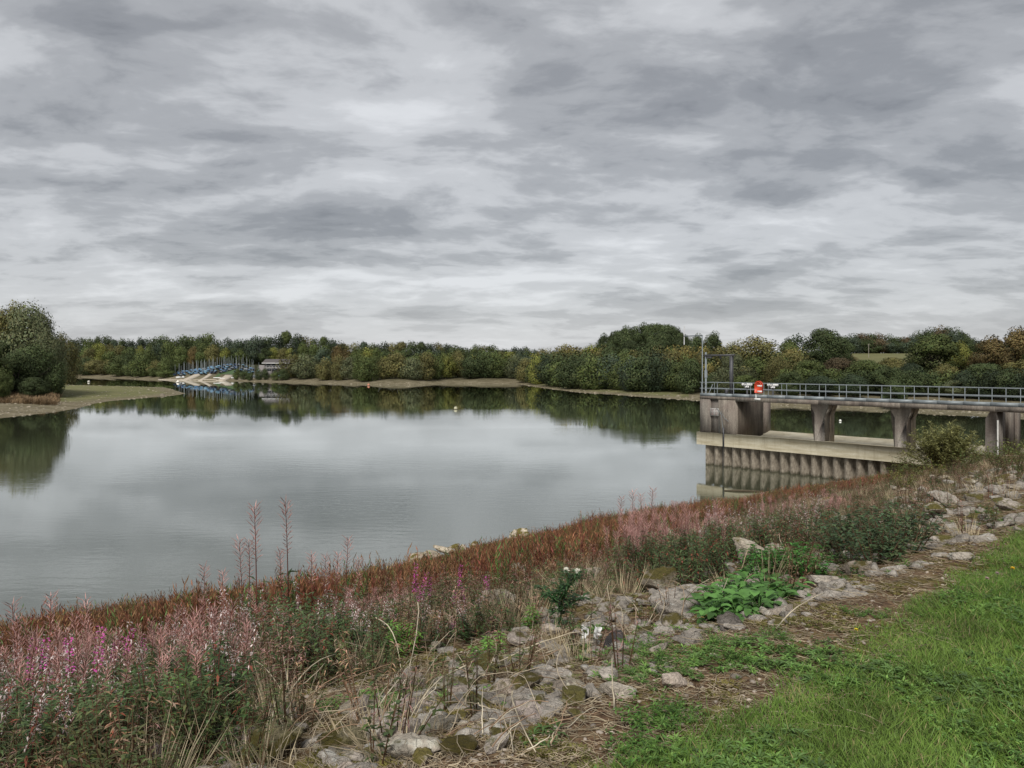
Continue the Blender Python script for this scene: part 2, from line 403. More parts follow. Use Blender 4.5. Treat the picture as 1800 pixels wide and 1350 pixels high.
# ------------------------------------------------------------------ water
def build_water():
    th = np.linspace(-75, 75, 60); r = np.array([8, 20, 40, 80, 160, 320, 700, 1200.])
    T, Rr = np.meshgrid(np.radians(th), r); x = np.sin(T) * Rr; y = np.cos(T) * Rr
    nr, nt = x.shape; i = np.arange(nr - 1)[:, None] * nt + np.arange(nt - 1)[None]
    o = mk('water', np.stack([x, y, 0 * x], -1).reshape(-1, 3), [np.stack([i, i + 1, i + nt + 1, i + nt], -1).reshape(-1, 4)])
    def b(g):
        p = pos(g)
        dist = g.add('ShaderNodeVectorMath', {0: p}, operation='LENGTH').outputs['Value']
        w1 = g.noise(g.map(p, scale=(.55, 1.5, 1), rot=(0, 0, R(8))), 1.3, 4, .5, .3)
        w2 = g.noise(g.map(p, scale=(.8, 1.6, 1), rot=(0, 0, R(-14))), 4.5, 3, .5)
        patch = g.rng(g.noise(g.map(p, scale=(.35, 1, 1), rot=(0, 0, R(10))), .045, 4, .55, .5), .42, .62, .25, 1)
        fade = g.math('MINIMUM', g.math('DIVIDE', 26.0, dist), 1.0)
        h = g.math('MULTIPLY', g.math('MULTIPLY', g.math('ADD', g.math('MULTIPLY', w1, .65), g.math('MULTIPLY', w2, .2)), patch), fade)
        nb = g.add('ShaderNodeBump', {'Height': h, 'Strength': 1.0, 'Distance': .024}).outputs[0]
        fr = g.add('ShaderNodeLayerWeight', {'Blend': .5, 'Normal': nb}).outputs['Facing']
        f = g.add('ShaderNodeFresnel', {'IOR': 1.55, 'Normal': nb}).outputs[0]
        f = g.math('MULTIPLY', g.math('ADD', f, .20), .97, clamp=True)
        gl = g.add('ShaderNodeBsdfGlossy', {'Color': (.93, .95, .95, 1), 'Roughness': .012, 'Normal': nb}).outputs[0]
        bd = g.add('ShaderNodeBsdfDiffuse', {'Color': (.066, .072, .042, 1)}).outputs[0]
        return g.add('ShaderNodeMixShader', {0: f, 1: bd, 2: gl}).outputs[0]
    o.data.materials.append(material('lake_water', b)); tag(o, kind='structure')
build_water()

# ------------------------------------------------------------------ spillway bridge
O2 = np.array([15.2, 63.0])
def B(k, w, z): q = O2 + U * k + A * w; return (q[0], q[1], z)
def bbox(mb, k0, k1, w0, w1, z0, z1, col=(1, 1, 1)): mb.box((k0, w0, z0), (k1, w1, z1), B, col)
def bprism(mb, prof, w0, w1, col=(1, 1, 1)):
    """profile in (k,z) extruded along w"""
    n = len(prof); V = [B(k, w0, z) for k, z in prof] + [B(k, w1, z) for k, z in prof]
    base = mb.n; mb.add(V, [(i, (i + 1) % n, (i + 1) % n + n, i + n) for i in range(n)], col)
    mb.F3.append(np.array([(base, base + i, base + i + 1) for i in range(1, n - 1)] + [(base + n, base + n + i + 1, base + n + i) for i in range(1, n - 1)]))
def build_bridge():
    br = empty('spillway_bridge', B(0, 0, 0))
    tag(br, 'stained concrete spillway footbridge with steel railings standing in the reservoir', 'bridge')
    def fin(mb, name, mat, par=br):
        o = mb.build(name, mat, None); 
        o.parent = par; o.matrix_parent_inverse = PI_; return o
    bpy.context.view_layer.update(); PI_ = br.matrix_world.inverted()
    # sheet piling (corrugated) under the front and the lake end
    mb = MB(); pts = []; k = .45; ph = 0
    prof = [(0, 0.0), (.30, 0.0), (.33, .7), (.80, .7), (.82, 0.0)]
    while k < 14.5:
        for dk, dw in prof[:-1]: pts.append((k + dk, .12 + dw))
        k += .82
    V = []; 
    for kk, ww in pts: V += [B(kk, ww, -2), B(kk, ww, 1.63)]
    F = [(2 * i, 2 * i + 2, 2 * i + 3, 2 * i + 1) for i in range(len(pts) - 1)]
    mb.add(V, F)
    pts = [(.45 + (.3 if i % 2 else 0), .12 + .46 * i) for i in range(11)]
    V = []
    for kk, ww in pts: V += [B(kk, ww, -2), B(kk, ww, 1.63)]
    mb.add(V, [(2 * i, 2 * i + 2, 2 * i + 3, 2 * i + 1) for i in range(len(pts) - 1)])
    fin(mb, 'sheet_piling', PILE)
    mb = MB(); prof = [(0, 2.62), (.42, 2.62), (.55, 2.5)]
    bprism(mb, [(-.25, 1.62), (24, 1.62), (24, 2.62), (-.25, 2.62)], -.12, .28)
    fin(mb, 'capping_beam', NEWC)
    mb = MB()
    V = [B(.4, .28, 2.48), B(24, .28, 2.48), B(24, 1.6, 2.25), B(.4, 1.6, 2.25), B(24, 3.4, 2.3), B(.4, 3.4, 2.3), B(24, 4.9, 2.66), B(.4, 4.9, 2.66), B(24, 5.2, 2.5), B(.4, 5.2, 2.5), B(24, 5.3, -1), B(.4, 5.3, -1)]
    mb.add(V, [(0, 1, 2, 3), (3, 2, 4, 5), (5, 4, 6, 7), (7, 6, 8, 9), (9, 8, 10, 11)], (1.35, 1.35, 1.38))
    fin(mb, 'weir_slab', NEWC)
    # end block with gate slot
    mb = MB()
    bbox(mb, 0, .95, 0, 3.9, 2.615, 5.30)
    bbox(mb, .95, 1.75, .18, 3.9, 2.615, 5.30, (.8, .8, .82))
    bbox(mb, 1.75, 3.3, 0, 3.9, 2.2, 5.30, (1.12, 1.08, 1.05))
    bbox(mb, 3.303, 3.33, .3, 3.86, 2.3, 5.29, (.5, .46, .42))  # thin facing on the recess side, its shade put into the colour
    bbox(mb, .3, 2.9, 3.9, 4.12, 2.3, 5.30, (.3, .3, .3))
    bbox(mb, 0, 3.3, 4.12, 5.0, 2.3, 5.30, (1.05, 1.02, 1))
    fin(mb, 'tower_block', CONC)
    mb = MB(); bbox(mb, .2, 3.1, .02, 4.9, 5.30, 5.31); bbox(mb, 2.6, 2.9, -.04, -.0, 2.6, 5.2)
    # piers
    for k0 in (9.75, 15.35):
        mb = MB()
        bprism(mb, [(k0, 2.25), (k0 + .75, 2.25), (k0 + .75, 4.55), (k0 + 1.05, 5.1), (k0 + 1.05, 5.2), (k0 - .3, 5.2), (k0 - .3, 5.1), (k0, 4.55)], .1, .75)
        bprism(mb, [(k0 + .03, 2.25), (k0 + .78, 2.25), (k0 + .78, 4.5), (k0 + 1.0, 5.1), (k0 + 1.0, 5.2), (k0 + .03, 5.2)], .753, 1.45, (1.15, 1.1, 1.02))
        fin(mb, 'pier', CONC)
    mb = MB()
    bprism(mb, [(20.75, 1.5), (21.35, 1.5), (21.35, 5.2), (21.0, 5.2), (20.75, 4.75)], 0, 1.1, (.85, .85, .88))
    bbox(mb, 20.78, 21.2, 1.1, 2.0, 1.5, 5.2, (.8, .8, .8)); bbox(mb, 20.85, 21.1, 2.0, 2.35, 1.5, 5.2, (.45, .45, .45))
    bbox(mb, 20.78, 21.25, 2.35, 3.6, 1.5, 5.2, (.95, .93, .9)); bbox(mb, 20.75, 21.35, 3.6, 4.3, 1.5, 5.2, (.8, .78, .76))
    fin(mb, 'abutment_wall', CONC)
    mb = MB(); mb.tube([B(21.42, .02, 1.5), B(21.42, .02, 4.7)], .045, 6, (1, 1, 1)); fin(mb, 'downpipe', m_plain('pipe_paint', (.42, .41, .38), .6))
    # deck: concrete beams and grey steel edge plate
    mb = MB()
    joints = [-.02, 3.3, 6.9, 10.1, 13.0, 15.75, 18.6, 21.3, 26.0, 31.5]
    for a, b in zip(joints[:-1], joints[1:]):
        v = random.uniform(.8, 1.15); bbox(mb, a + .006, b - .006, -.03, 1.42, 5.203 if a > 3 else 5.31, 5.52, (v, v * .98, v * .96))
    fin(mb, 'deck', CONC)
    mb = MB(); bbox(mb, 0, 3.3, 1.45, 5.0, 5.31, 5.50); fin(mb, 'tower_roof', CONC)
    mb = MB()
    for a in np.arange(-.0, 31.4, 1.5):
        bbox(mb, a + .004, a + 1.496, .0, .02, 5.525, 5.76); bbox(mb, a + .004, a + 1.496, 1.36, 1.38, 5.525, 5.72)
    bbox(mb, 0, 31.4, .03, 1.35, 5.521, 5.56)
    fin(mb, 'edge_plate', STEEL)
    rl = MB()
    for w in (.06, 1.33):
        rl.tube([B(-.05, w, 6.62), B(31.4, w, 6.62)], .02, 6); rl.tube([B(-.05, w, 6.14), B(31.4, w, 6.14)], .024, 6)
    rl.tube([B(-.05, .06, 6.62), B(-.05, 1.33, 6.62)], .02, 6); rl.tube([B(-.05, .06, 6.14), B(-.05, 1.33, 6.14)], .024, 6)
    bbox(rl, 0, 31.4, 1.305, 1.325, 6.04, 6.12)
    rail = fin(rl, 'railing', STEEL)
    for w, k0 in ((.06, .1), (1.33, .45)):
        k = k0
        while k < 31.4:
            pm = MB(); pm.tube([B(k, w, 5.5), B(k, w, 6.62)], .02, 6); bbox(pm, k - .06, k + .06, w - .04, w + .04, 5.56, 5.6)
            po = fin(pm, 'post', STEEL, rail); po.matrix_parent_inverse.identity(); k += 1.5
    # things on the deck
    def th(name, label, cat, k, w, z, parts, group=None):
        e = empty(name, B(k, w, z)); tag(e, label, cat, group); bpy.context.view_layer.update(); inv = e.matrix_world.inverted()
        for nm, mb_, mt in parts:
            o = mb_.build(nm, mt, None); o.parent = e; o.matrix_parent_inverse = inv
        return e
    z0 = 5.56
    a_ = MB(); a_.tube([B(.35, .3, z0), B(.35, .3, 9.05)], .075, 8); a_.tube([B(.55, .3, z0), B(1.0, .3, z0 + .9)], .03, 6)
    a_.tube([B(.35, .3, 7.0), B(.35, .3, 7.6)], .12, 8)
    b_ = MB(); bbox(b_, 2.62, 2.84, .2, .42, z0, 8.72); bbox(b_, 2.2, 2.4, .2, .42, z0, z0 + .6)
    c_ = MB(); bbox(c_, .2, 3.0, .2, .4, 8.72, 8.86); bbox(c_, .25, .9, .24, .4, 8.55, 8.7)
    h_ = MB(); h_.tube([B(1.75, .3, 8.72), B(1.75, .3, 8.5)], .09, 6)
    th('lifting_gantry', 'dark steel lifting gantry frame over the end of the footbridge', 'gantry', .3, .3, z0, [('column', a_, STEEL), ('column', b_, DSTEEL), ('top_beam', c_, DSTEEL), ('hoist', h_, DSTEEL)])
    m_ = MB(); m_.tube([B(.08, .2, z0), B(.08, .2, 10.45)], .04, 6)
    ar = MB(); ar.tube([B(.1, .2, 10.4), B(-1.75, .2, 10.4)], .05, 6)
    an = MB(); an.tube([B(-1.72, .2, 9.7), B(-1.72, .2, 11.25)], [.04, .035], 6)
    th('antenna_mast', 'thin aerial mast with side arm rising from end of footbridge', 'mast', .08, .2, z0, [('pole', m_, STEEL), ('arm', ar, STEEL), ('aerial', an, m_plain('aerial_grey', (.42, .42, .42), .5))])
    def actuator(k, w, label):
        p = MB(); p.tube([B(k, w, z0), B(k, w, z0 + .75)], .07, 8)
        bd = MB(); bd.tube([B(k, w, z0 + .72), B(k, w, z0 + 1.05)], .16, 10); bd.tube([B(k - .42, w, z0 + .95), B(k + .42, w, z0 + .95)], .11, 8)
        wh = MB(); ths = np.linspace(0, 2 * math.pi, 13)
        wh.tube([B(k + .1 * 0 + .17 * math.cos(t_), w - .22, z0 + .86 + .17 * math.sin(t_)) for t_ in ths], .02, 5); wh.tube([B(k, w - .22, z0 + .86), B(k, w, z0 + .86)], .03, 6)
        th('valve_actuator', label, 'actuator', k, w, z0, [('pedestal', p, DSTEEL), ('motor_housing', bd, WHITE), ('handwheel', wh, DSTEEL)], 'valve actuators on the footbridge')
    actuator(3.85, .75, 'white valve actuator between the gantry and orange lifebuoy housing')
    actuator(6.05, .78, 'white valve actuator partly behind the orange lifebuoy housing')
    lb = MB(); n = 12; pr = [(5.04, z0 + .35), (5.68, z0 + .35), (5.68, z0 + .95)] + [(5.36 + 0.32 * math.cos(a), z0 + .95 + 0.32 * math.sin(a)) for a in np.linspace(0.2, math.pi - .2, n)] + [(5.04, z0 + .95)]
    bprism(lb, pr, -.12, .02)
    lp = MB(); bbox(lp, 5.28, 5.68, -.128, -.122, z0 + .82, z0 + .94); lq = MB(); bbox(lq, 5.28, 5.68, -.128, -.122, z0 + .4, z0 + .52)
    ring = MB(); ring.tube([B(5.36 + .24 * math.cos(a), -.135, z0 + .95 + .24 * math.sin(a)) for a in np.linspace(0, math.pi, 10)], .035, 6)
    ft = MB(); ft.tube([B(5.1, .0, 5.3), B(5.1, 0, z0 + .4)], .03, 6); bbox(ft, 5.0, 5.5, -.06, -.035, 5.36, 5.5, )
    th('lifebuoy_housing', 'orange round-topped lifebuoy housing on the footbridge railing', 'lifebuoy housing', 5.3, 0, z0, [('housing', lb, ORANGE), ('notice', lp, WHITE), ('notice', lq, WHITE), ('ring', ring, ORANGE), ('bracket', ft, WHITE)])
    sg = MB(); bbox(sg, 1.0, 1.78, -.03, -.003, 3.98, 4.58)
    sl = MB()
    for j, z in enumerate((4.47, 4.36, 4.25, 4.14, 4.05)):
        bbox(sl, 1.06, 1.06 + (.3, .26, .3, .22, .28)[j], -.036, -.031, z, z + .045); bbox(sl, 1.44, 1.44 + (.28, .2, .26, .28, .2)[j], -.036, -.031, z, z + .04)
    th('warning_sign', 'pale rectangular warning sign fixed to the tower block face', 'sign', 1.4, 0, 4, [('board', sg, m_plain('sign_board', (.34, .33, .31), .6)), ('print', sl, m_plain('sign_print', (.2, .13, .12), .6))])
    cb = MB(); cb.tube([B(1.6, -.05, 4.6), B(1.9, -.07, 4.35), B(2.05, -.07, 4.1), B(2.15, -.1, 3.6), B(2.3, -.14, 2.7), B(2.3, -.14, 2.4)], .022, 5)
    cb.tube([B(2.05, -.1, 4.4), B(2.35, -.12, 3.9), B(2.75, -.12, 3.6)], .018, 5); cb.tube([B(1.85, -.05, 4.2), B(1.85, -.05, 2.62)], .02, 5)
    pp = MB(); pp.tube([B(2.3, -.2, 2.7), B(2.3, -.2, -1)], .035, 6); bbox(pp, 2.25, 2.38, -.19, -.125, 1.5, 3.1)
    th('level_gauge', 'grey level gauge pipe running down the sheet piling', 'gauge', 2.3, -.2, 0, [('pipe', pp, DSTEEL), ('cable', cb, STEEL)])
build_bridge()

# ------------------------------------------------------------------ trees
def crown_tpl(seed, nl, leafs, rx=.5, z0=.12, z1=1.0, lobes=26, lr=(.13, .22), droop=0.0, ragged=.0, flat=1.0):
    r = np.random.default_rng(seed); zc = (z0 + z1) / 2; rzz = (z1 - z0) / 2
    V = []; Cc = []
    cent = []
    for i in range(lobes):
        a = r.uniform(0, 6.283); h = r.uniform(-.95, 1); q = math.sqrt(max(0, 1 - h * h)) * r.uniform(.55, 1.0)
        lrad = r.uniform(*lr)
        e = 1 - lrad * .9 + r.uniform(-.1, .1) * (1 + ragged)
        prof = (1 - .25 * max(0, h)) if flat else 1
        cent.append((math.cos(a) * q * (rx - lrad * .7) * prof * e, math.sin(a) * q * (rx - lrad * .7) * prof * e, zc + h * (rzz - lrad * .75), lrad, r.uniform(.72, 1.3)))
    cent = np.array(cent)
    idx = r.integers(0, lobes, nl); c = cent[idx]
    d = r.normal(size=(nl, 3)); d /= np.linalg.norm(d, axis=1)[:, None]
    rad = c[:, 3] * np.where(r.random(nl) < .75, r.uniform(.82, 1.12 + ragged * .5, nl), r.uniform(.2, .85, nl))
    p = c[:, :3] + d * rad[:, None] * np.array([1, 1, .85])
    p[:, 2] -= droop * np.abs(r.normal(size=nl)) * .1
    keep = p[:, 2] > .01; p = p[keep]; d = d[keep]; c = c[keep]; m = len(p)
    nrm = d + r.normal(size=(m, 3)) * .34 + np.array([0, 0, .12]); nrm /= np.linalg.norm(nrm, axis=1)[:, None]
    t1 = np.cross(nrm, r.normal(size=(m, 3))); t1 /= np.linalg.norm(t1, axis=1)[:, None]; t2 = np.cross(nrm, t1)
    L = leafs * r.uniform(.6, 1.35, m)[:, None]; w = L * r.uniform(.45, .8, m)[:, None]
    zt = np.percentile(p[:, 2], 99.3); p[:, 2] = np.where(p[:, 2] > z0, z0 + (p[:, 2] - z0) * (z1 - z0) / (zt - z0), p[:, 2])
    p[:, :2] *= rx / np.percentile(np.hypot(p[:, 0], p[:, 1]), 98.5)
    q = np.stack([p - t1 * L / 2, p + t2 * w / 2 - t1 * L * .1, p + t1 * L / 2, p - t2 * w / 2 + nrm * L * .15], 1).reshape(-1, 3)
    f = np.arange(m * 4).reshape(-1, 4)
    val = (c[:, 4] * r.uniform(.9, 1.1, m))[:, None] * np.stack([r.uniform(.9, 1.15, m), np.ones(m), r.uniform(.8, 1.1, m)], 1)
    o = mk('crown', q, [f[:, ::-1]], LEAF, None, np.repeat(val, 4, 0), True, False)
    out = p - np.array([0, 0, zc]); out /= np.linalg.norm(out, axis=1)[:, None] + 1e-9
    cn = d + .35 * out + r.normal(size=(m, 3)) * .12; cn /= np.linalg.norm(cn, axis=1)[:, None]
    o.data.normals_split_custom_set_from_vertices(np.repeat(cn, 4, 0).tolist())
    return o
def trunk_tpl(seed, h=.6, rad=.022, nb=6):
    r = random.Random(seed); mb = MB()
    mb.tube([(0, 0, -.05), (.01, 0, h * .4), (r.uniform(-.02, .02), r.uniform(-.02, .02), h), (r.uniform(-.03, .03), .01, h + .22)], [rad * 1.3, rad, rad * .6, rad * .2], 6)
    for i in range(nb):
        a = i * 6.283 / nb + r.uniform(-.4, .4); z = h * r.uniform(.35, .85)
        mb.tube([(0, 0, z), (math.cos(a) * .13, math.sin(a) * .13, z + .12), (math.cos(a) * .3, math.sin(a) * .3, z + .28)], [rad * .5, rad * .35, rad * .12], 5)
    return mb.build('trunk', BARK, None, True, False)
tr1, tr2, tr3 = trunk_tpl(1), trunk_tpl(2, .5, .028, 8), trunk_tpl(3, .3, .02, 6)
T_ROUND = [proto('broadleaf_tree', [crown_tpl(i, 4200, .052, .5, .1, 1.0, 28 + i), tr1]) for i in (1, 2, 3)]
T_TALL = [proto('broadleaf_tree', [crown_tpl(i, 4200, .045, .36, .12, 1.0, 26), tr1]) for i in (11, 12)]
T_BUSH = [proto('bushy_tree', [crown_tpl(i, 4200, .058, .62, -.12, 1.0, 30, (.16, .26)), tr3]) for i in (21, 22, 23)]
T_RAG = [proto('open_crowned_tree', [crown_tpl(i, 1700, .045, .46, .3, 1.0, 24, (.09, .15), 0, .6), tr2]) for i in (31, 32)]
T_BIG = [proto('broadleaf_tree', [crown_tpl(i, 17000, .034, .5, .06, 1.0, 60, (.09, .17)), tr2]) for i in (41, 42, 43)]
T_WILL = [proto('willow_tree', [crown_tpl(i, 20000, .031, .56, -.06, 1.0, 64, (.08, .18), 1.2, .2), tr2]) for i in (51, 52)]
COLS0 = {'dark': (.036, .052, .022), 'green': (.055, .075, .026), 'olive': (.085, .085, .034), 'lime': (.12, .135, .036), 'rust': (.080, .064, .028),
        'grey': (.075, .09, .05), 'gold': (.115, .105, .038), 'deep': (.022, .034, .019), 'brown': (.08, .065, .04), 'blue': (.04, .058, .04)}
COLS = {k: tuple(np.array(c) * np.array((1.36, 1.30, 1.22))) for k, c in COLS0.items()}
def tree(kind, px, topy, wpx, Y, colname, label, cat='tree', group=None, v=None, sink=.0):
    x = (px - 900) / FPX * Y; gz = H(x, Y); top = EYE - (topy - HOR) / FPX * Y
    h = max(top - gz, 1.5); w = wpx / FPX * Y
    c = np.array(COLS[colname]) * np.random.default_rng(int(px * 7 + Y)).uniform(.82, 1.2) * .95
    e = place(kind[v % len(kind) if v is not None else random.randrange(len(kind))], (x, Y, gz - sink), random.uniform(0, 6.28), (w, w, h), [tuple(c), None])
    tag(e, label, cat, group); return e
SKY = [(105, 600), (112, 596), (150, 593), (200, 594), (240, 595), (275, 593), (287, 586), (300, 595), (320, 593), (340, 593), (360, 585), (372, 590), (380, 597), (400, 596), (440, 593), (470, 589), (500, 584), (520, 589), (550, 593), (575, 590), (590, 600),
       (620, 603), (632, 598), (660, 602), (690, 602), (710, 603), (760, 601), (790, 604), (810, 607), (840, 609), (870, 608), (900, 612), (915, 608), (930, 614), (960, 616), (985, 618), (1010, 613), (1040, 610), (1055, 608), (1230, 612), (1280, 606), (1400, 612), (1480, 600), (1800, 600)]
SX, SY = zip(*SKY)
fx = [p[0] for p in far]; fy = [10960 / (p[1] - HOR) for p in far]
def shoreY(px): return float(np.interp(px, fx, fy))
rr = random.Random(5)
PAL_L = ['dark', 'green', 'olive', 'green', 'blue', 'green', 'olive', 'lime', 'dark']
wood = ['dense green tree in the far wood behind the sailing club', 'dense green tree in the far wood beyond the middle shore', 'dense green tree on the wooded point near the footbridge']
def reg(px): return 0 if px < 560 else (1 if px < 950 else 2)
lb_row = {'sky': ['tree on the skyline above the sailing club', 'tree on the skyline above the middle far shore', 'tree on the skyline between far shore and domed copse'],
          'mid': ['tree in the wooded slope around the sailing club', 'tree in the wood midway up the middle far shore', 'tree in the wood behind the grassy point'],
          'front': ['bushy tree at the waterside near the sailing club', 'bushy tree at the waterside of the middle far shore', 'dark bushy tree along the grassy point']}
# skyline row
px = 108
while px < 1062:
    w = rr.uniform(26, 44); Y = shoreY(px) + rr.uniform(95, 150)
    tree(T_ROUND if rr.random() < .75 else T_TALL, px, np.interp(px, SX, SY) + rr.uniform(-2, 5), w, Y, rr.choice(['dark', 'dark', 'blue', 'green', 'deep', 'olive']), lb_row['sky'][reg(px)], 'tree', 'skyline trees beyond the reservoir')
    px += w * .45
# mid rows
for off, lo, hi, ys in ((65, 22, 36, .35), (42, 24, 40, .68)):
    px = 100
    while px < 1060 if ys < .5 else px < 1050:
        w = rr.uniform(lo, hi); Y = shoreY(px) + off + rr.uniform(-6, 10)
        sk = np.interp(px, SX, SY); ty = sk + (646 - sk) * ys * rr.uniform(.55, .95)
        if 395 < px < 520: ty = max(ty, 612); Y += 30
        if 275 < px < 560 and off == 42: ty = max(ty, 616); Y += 45
        tree(T_ROUND if rr.random() < .7 else T_BUSH, px, ty, w, Y, 'rust' if (322 < px < 345 or 585 < px < 612) else rr.choice(PAL_L), lb_row['mid'][reg(px)], 'tree', 'woodland trees beyond the reservoir')
        px += w * rr.uniform(.5, .72)
# waterside bushes
px = 108
while px < 945:
    w = rr.uniform(26, 50); Y = shoreY(px) + 19 + rr.uniform(0, 7)
    if px < 300: ty = rr.uniform(622, 636)
    elif px < 505: px += 20; continue
    elif px < 960: ty = rr.uniform(615, 632)
    tree(T_BUSH, px, ty, w, Y, rr.choice(['green', 'olive', 'grey', 'olive', 'dark', 'green', 'grey', 'lime' if px > 780 else 'green']), lb_row['front'][reg(px)], 'tree', 'waterside bushes beyond the reservoir')
    px += w * rr.uniform(.5, .7)
# wooded point: its back and its front edge
for off, y0, y1, step in ((24, 626, 640, 20), (42, 616, 628, 24), (70, 608, 618, 28)):
    px = 930
    while px < 1400:
        Ys = shoreY(px) if px > 985 else 240 + (985 - px) * 1.5
        Y = Ys + off + rr.uniform(-4, 6)
        if px < 1225 or off > 24: tree(T_BUSH, px, rr.uniform(y0, y1), rr.uniform(44, 66) if off < 60 else 48, Y, rr.choice(['dark', 'deep', 'green', 'blue', 'dark', 'dark'] if px < 1180 else ['green', 'olive', 'dark']) if off < 60 else rr.choice(['olive', 'lime', 'green', 'gold', 'dark']), lb_row['front'][2], 'tree', 'dark bushes along the grassy point')
        px += step * rr.uniform(.8, 1.3)
for px, ty, w, Y, c in ((985, 612, 44, 300, 'olive'), (1015, 611, 46, 305, 'gold'), (1040, 607, 44, 300, 'lime'), (1065, 609, 50, 290, 'olive'), (1115, 617, 50, 268, 'olive'), (1150, 608, 56, 275, 'dark'), (1185, 612, 44, 268, 'green'), (1165, 622, 40, 255, 'lime'), (1245, 640, 36, 205, 'gold')):
    tree(T_ROUND, px, ty, w, Y, c, 'autumn tinted tree in front of the domed copse', 'tree', 'trees in front of the domed copse')
# domed copse
for (px, ty, w, Y) in [(1066, 590, 40, 335), (1084, 583, 46, 330), (1104, 577, 50, 335), (1126, 572, 54, 330), (1150, 570.5, 56, 335), (1172, 572, 52, 330), (1188, 578, 44, 335), (1200, 588, 36, 330), (1095, 589, 54, 318), (1130, 584, 60, 316), (1165, 586, 56, 316), (1192, 598, 44, 314), (1070, 602, 44, 318), (1110, 600, 50, 306), (1150, 600, 50, 306)]:
    tree(T_BIG, px, ty, w, Y, 'dark', 'tree of the smooth domed copse left of the aerial', 'tree', 'domed copse on the rise')
# trees right of the aerial
big = [(T_BIG, 1228, 592, 44, 270, 'dark', 'dark tree just right of the aerial side arm'), (T_BIG, 1256, 588, 50, 262, 'dark', 'dark round tree behind the antenna mast top'),
       (T_BIG, 1240, 622, 56, 215, 'olive', 'yellowing tree behind the gantry column'), (T_BIG, 1215, 632, 44, 204, 'green', 'green bushy tree at the end of the grassy point'),
       (T_WILL, 1322, 597, 132, 205, 'olive', 'broad yellow-green willow behind the lifebuoy housing'), (T_WILL, 1290, 624, 70, 188, 'grey', 'grey-green willow beside the gantry frame'),
       (T_WILL, 1368, 630, 60, 186, 'olive', 'small willow right of the lifebuoy housing'), (T_BIG, 1384, 602, 60, 250, 'green', 'green tree between broad willow and tall dark tree'),
       (T_BIG, 1446, 580, 84, 262, 'dark', 'tall dark green tree rising above the footbridge middle'), (T_RAG, 1402, 588, 50, 275, 'deep', 'bare open-crowned tree left of the tall dark tree'),
       (T_RAG, 1386, 594, 36, 280, 'deep', 'small gappy tree beside the broad willow crown'), (T_BIG, 1478, 596, 50, 275, 'dark', 'dark tree right of the tall dark tree'),
       (T_BIG, 1424, 634, 70, 190, 'green', 'low green tree behind the footbridge railing'), (T_BIG, 1475, 630, 70, 196, 'brown', 'brownish low tree behind the footbridge railing'),
       (T_BIG, 1520, 634, 76, 188, 'green', 'green bushy tree under the pale field'), (T_BIG, 1568, 630, 64, 190, 'olive', 'olive bushy tree below the field edge'),
       (T_BIG, 1560, 645, 60, 176, 'dark', 'dark bush at waterside under the pale field'), (T_BIG, 1600, 640, 60, 178, 'deep', 'very dark bush left of the big green tree'),
       (T_BIG, 1642, 590, 104, 186, 'green', 'big round green tree left of the autumn tree'), (T_BIG, 1684, 604, 50, 182, 'lime', 'yellow-green tree between green and autumn trees'),
       (T_WILL, 1662, 642, 64, 162, 'olive', 'pale young willow behind the footbridge pier'), (T_BIG, 1738, 596, 84, 172, 'rust', 'red-brown autumn tree, first of the pair at right'),
       (T_BIG, 1786, 582, 96, 178, 'rust', 'taller autumn tree at the right edge'), (T_BIG, 1730, 640, 80, 160, 'dark', 'dark undergrowth tree below the autumn trees'),
       (T_BIG, 1790, 636, 80, 156, 'olive', 'olive tree below the taller autumn tree'), (T_BIG, 1850, 590, 110, 165, 'green', 'green tree beyond the taller autumn tree'), (T_BIG, 1630, 660, 60, 158, 'deep', 'low dark bush behind the footbridge'),
       (T_BIG, 1500, 660, 60, 172, 'deep', 'low dark bush under brownish tree'), (T_BIG, 1440, 662, 60, 178, 'deep', 'low dark bush behind middle railing'), (T_BIG, 1390, 655, 50, 178, 'dark', 'dark bush below the small willow'),
       (T_BIG, 1690, 668, 60, 150, 'grey', 'small grey bush at the shore behind the bridge'), (T_BIG, 1310, 660, 60, 182, 'green', 'low bush under the broad willow'), (T_BIG, 1260, 655, 50, 192, 'dark', 'dark bush behind the gantry'), (T_BIG, 1570, 668, 50, 160, 'dark', 'low bush by the shore under the field')]
for k, px, ty, w, Y, c, lab in big:
    if 1380 < px < 1620 and Y < 200: Y *= .905
    tree(k, px, ty, w, Y, c, lab)
for px in range(1385, 1830, 26):
    tree(T_BUSH, px, rr.uniform(648, 656), 52, shoreY(px) + 16, rr.choice(['dark', 'deep', 'green']), 'low dark bush along the shore seen over the footbridge deck', 'bush', 'low bushes along the shore behind the footbridge')
# hill trees beyond the field
px = 1470
while px < 1850:
    sk = np.interp(px, [1470, 1500, 1540, 1570, 1592, 1610, 1630, 1650, 1680, 1700, 1715, 1850], [594, 588, 587, 590, 594, 588, 579, 572, 575, 588, 600, 600])
    for dy, dY in ((0, 40), (9, 0)):
        tree(T_BUSH, px, sk + dy + rr.uniform(-1, 3), rr.uniform(26, 38), 560 + dY, rr.choice(['dark', 'blue', 'blue', 'brown', 'dark']), 'tree in the belt above the pale hillside field', 'tree', 'tree belt above the pale field')
    px += 15
for px, w in ((1440, 40), (1465, 50), (1490, 30)):
    tree(T_BUSH, px, 624, w, 420, 'rust', 'brown hedge bush at the field corner', 'bush', 'hedge bushes at the field corner')
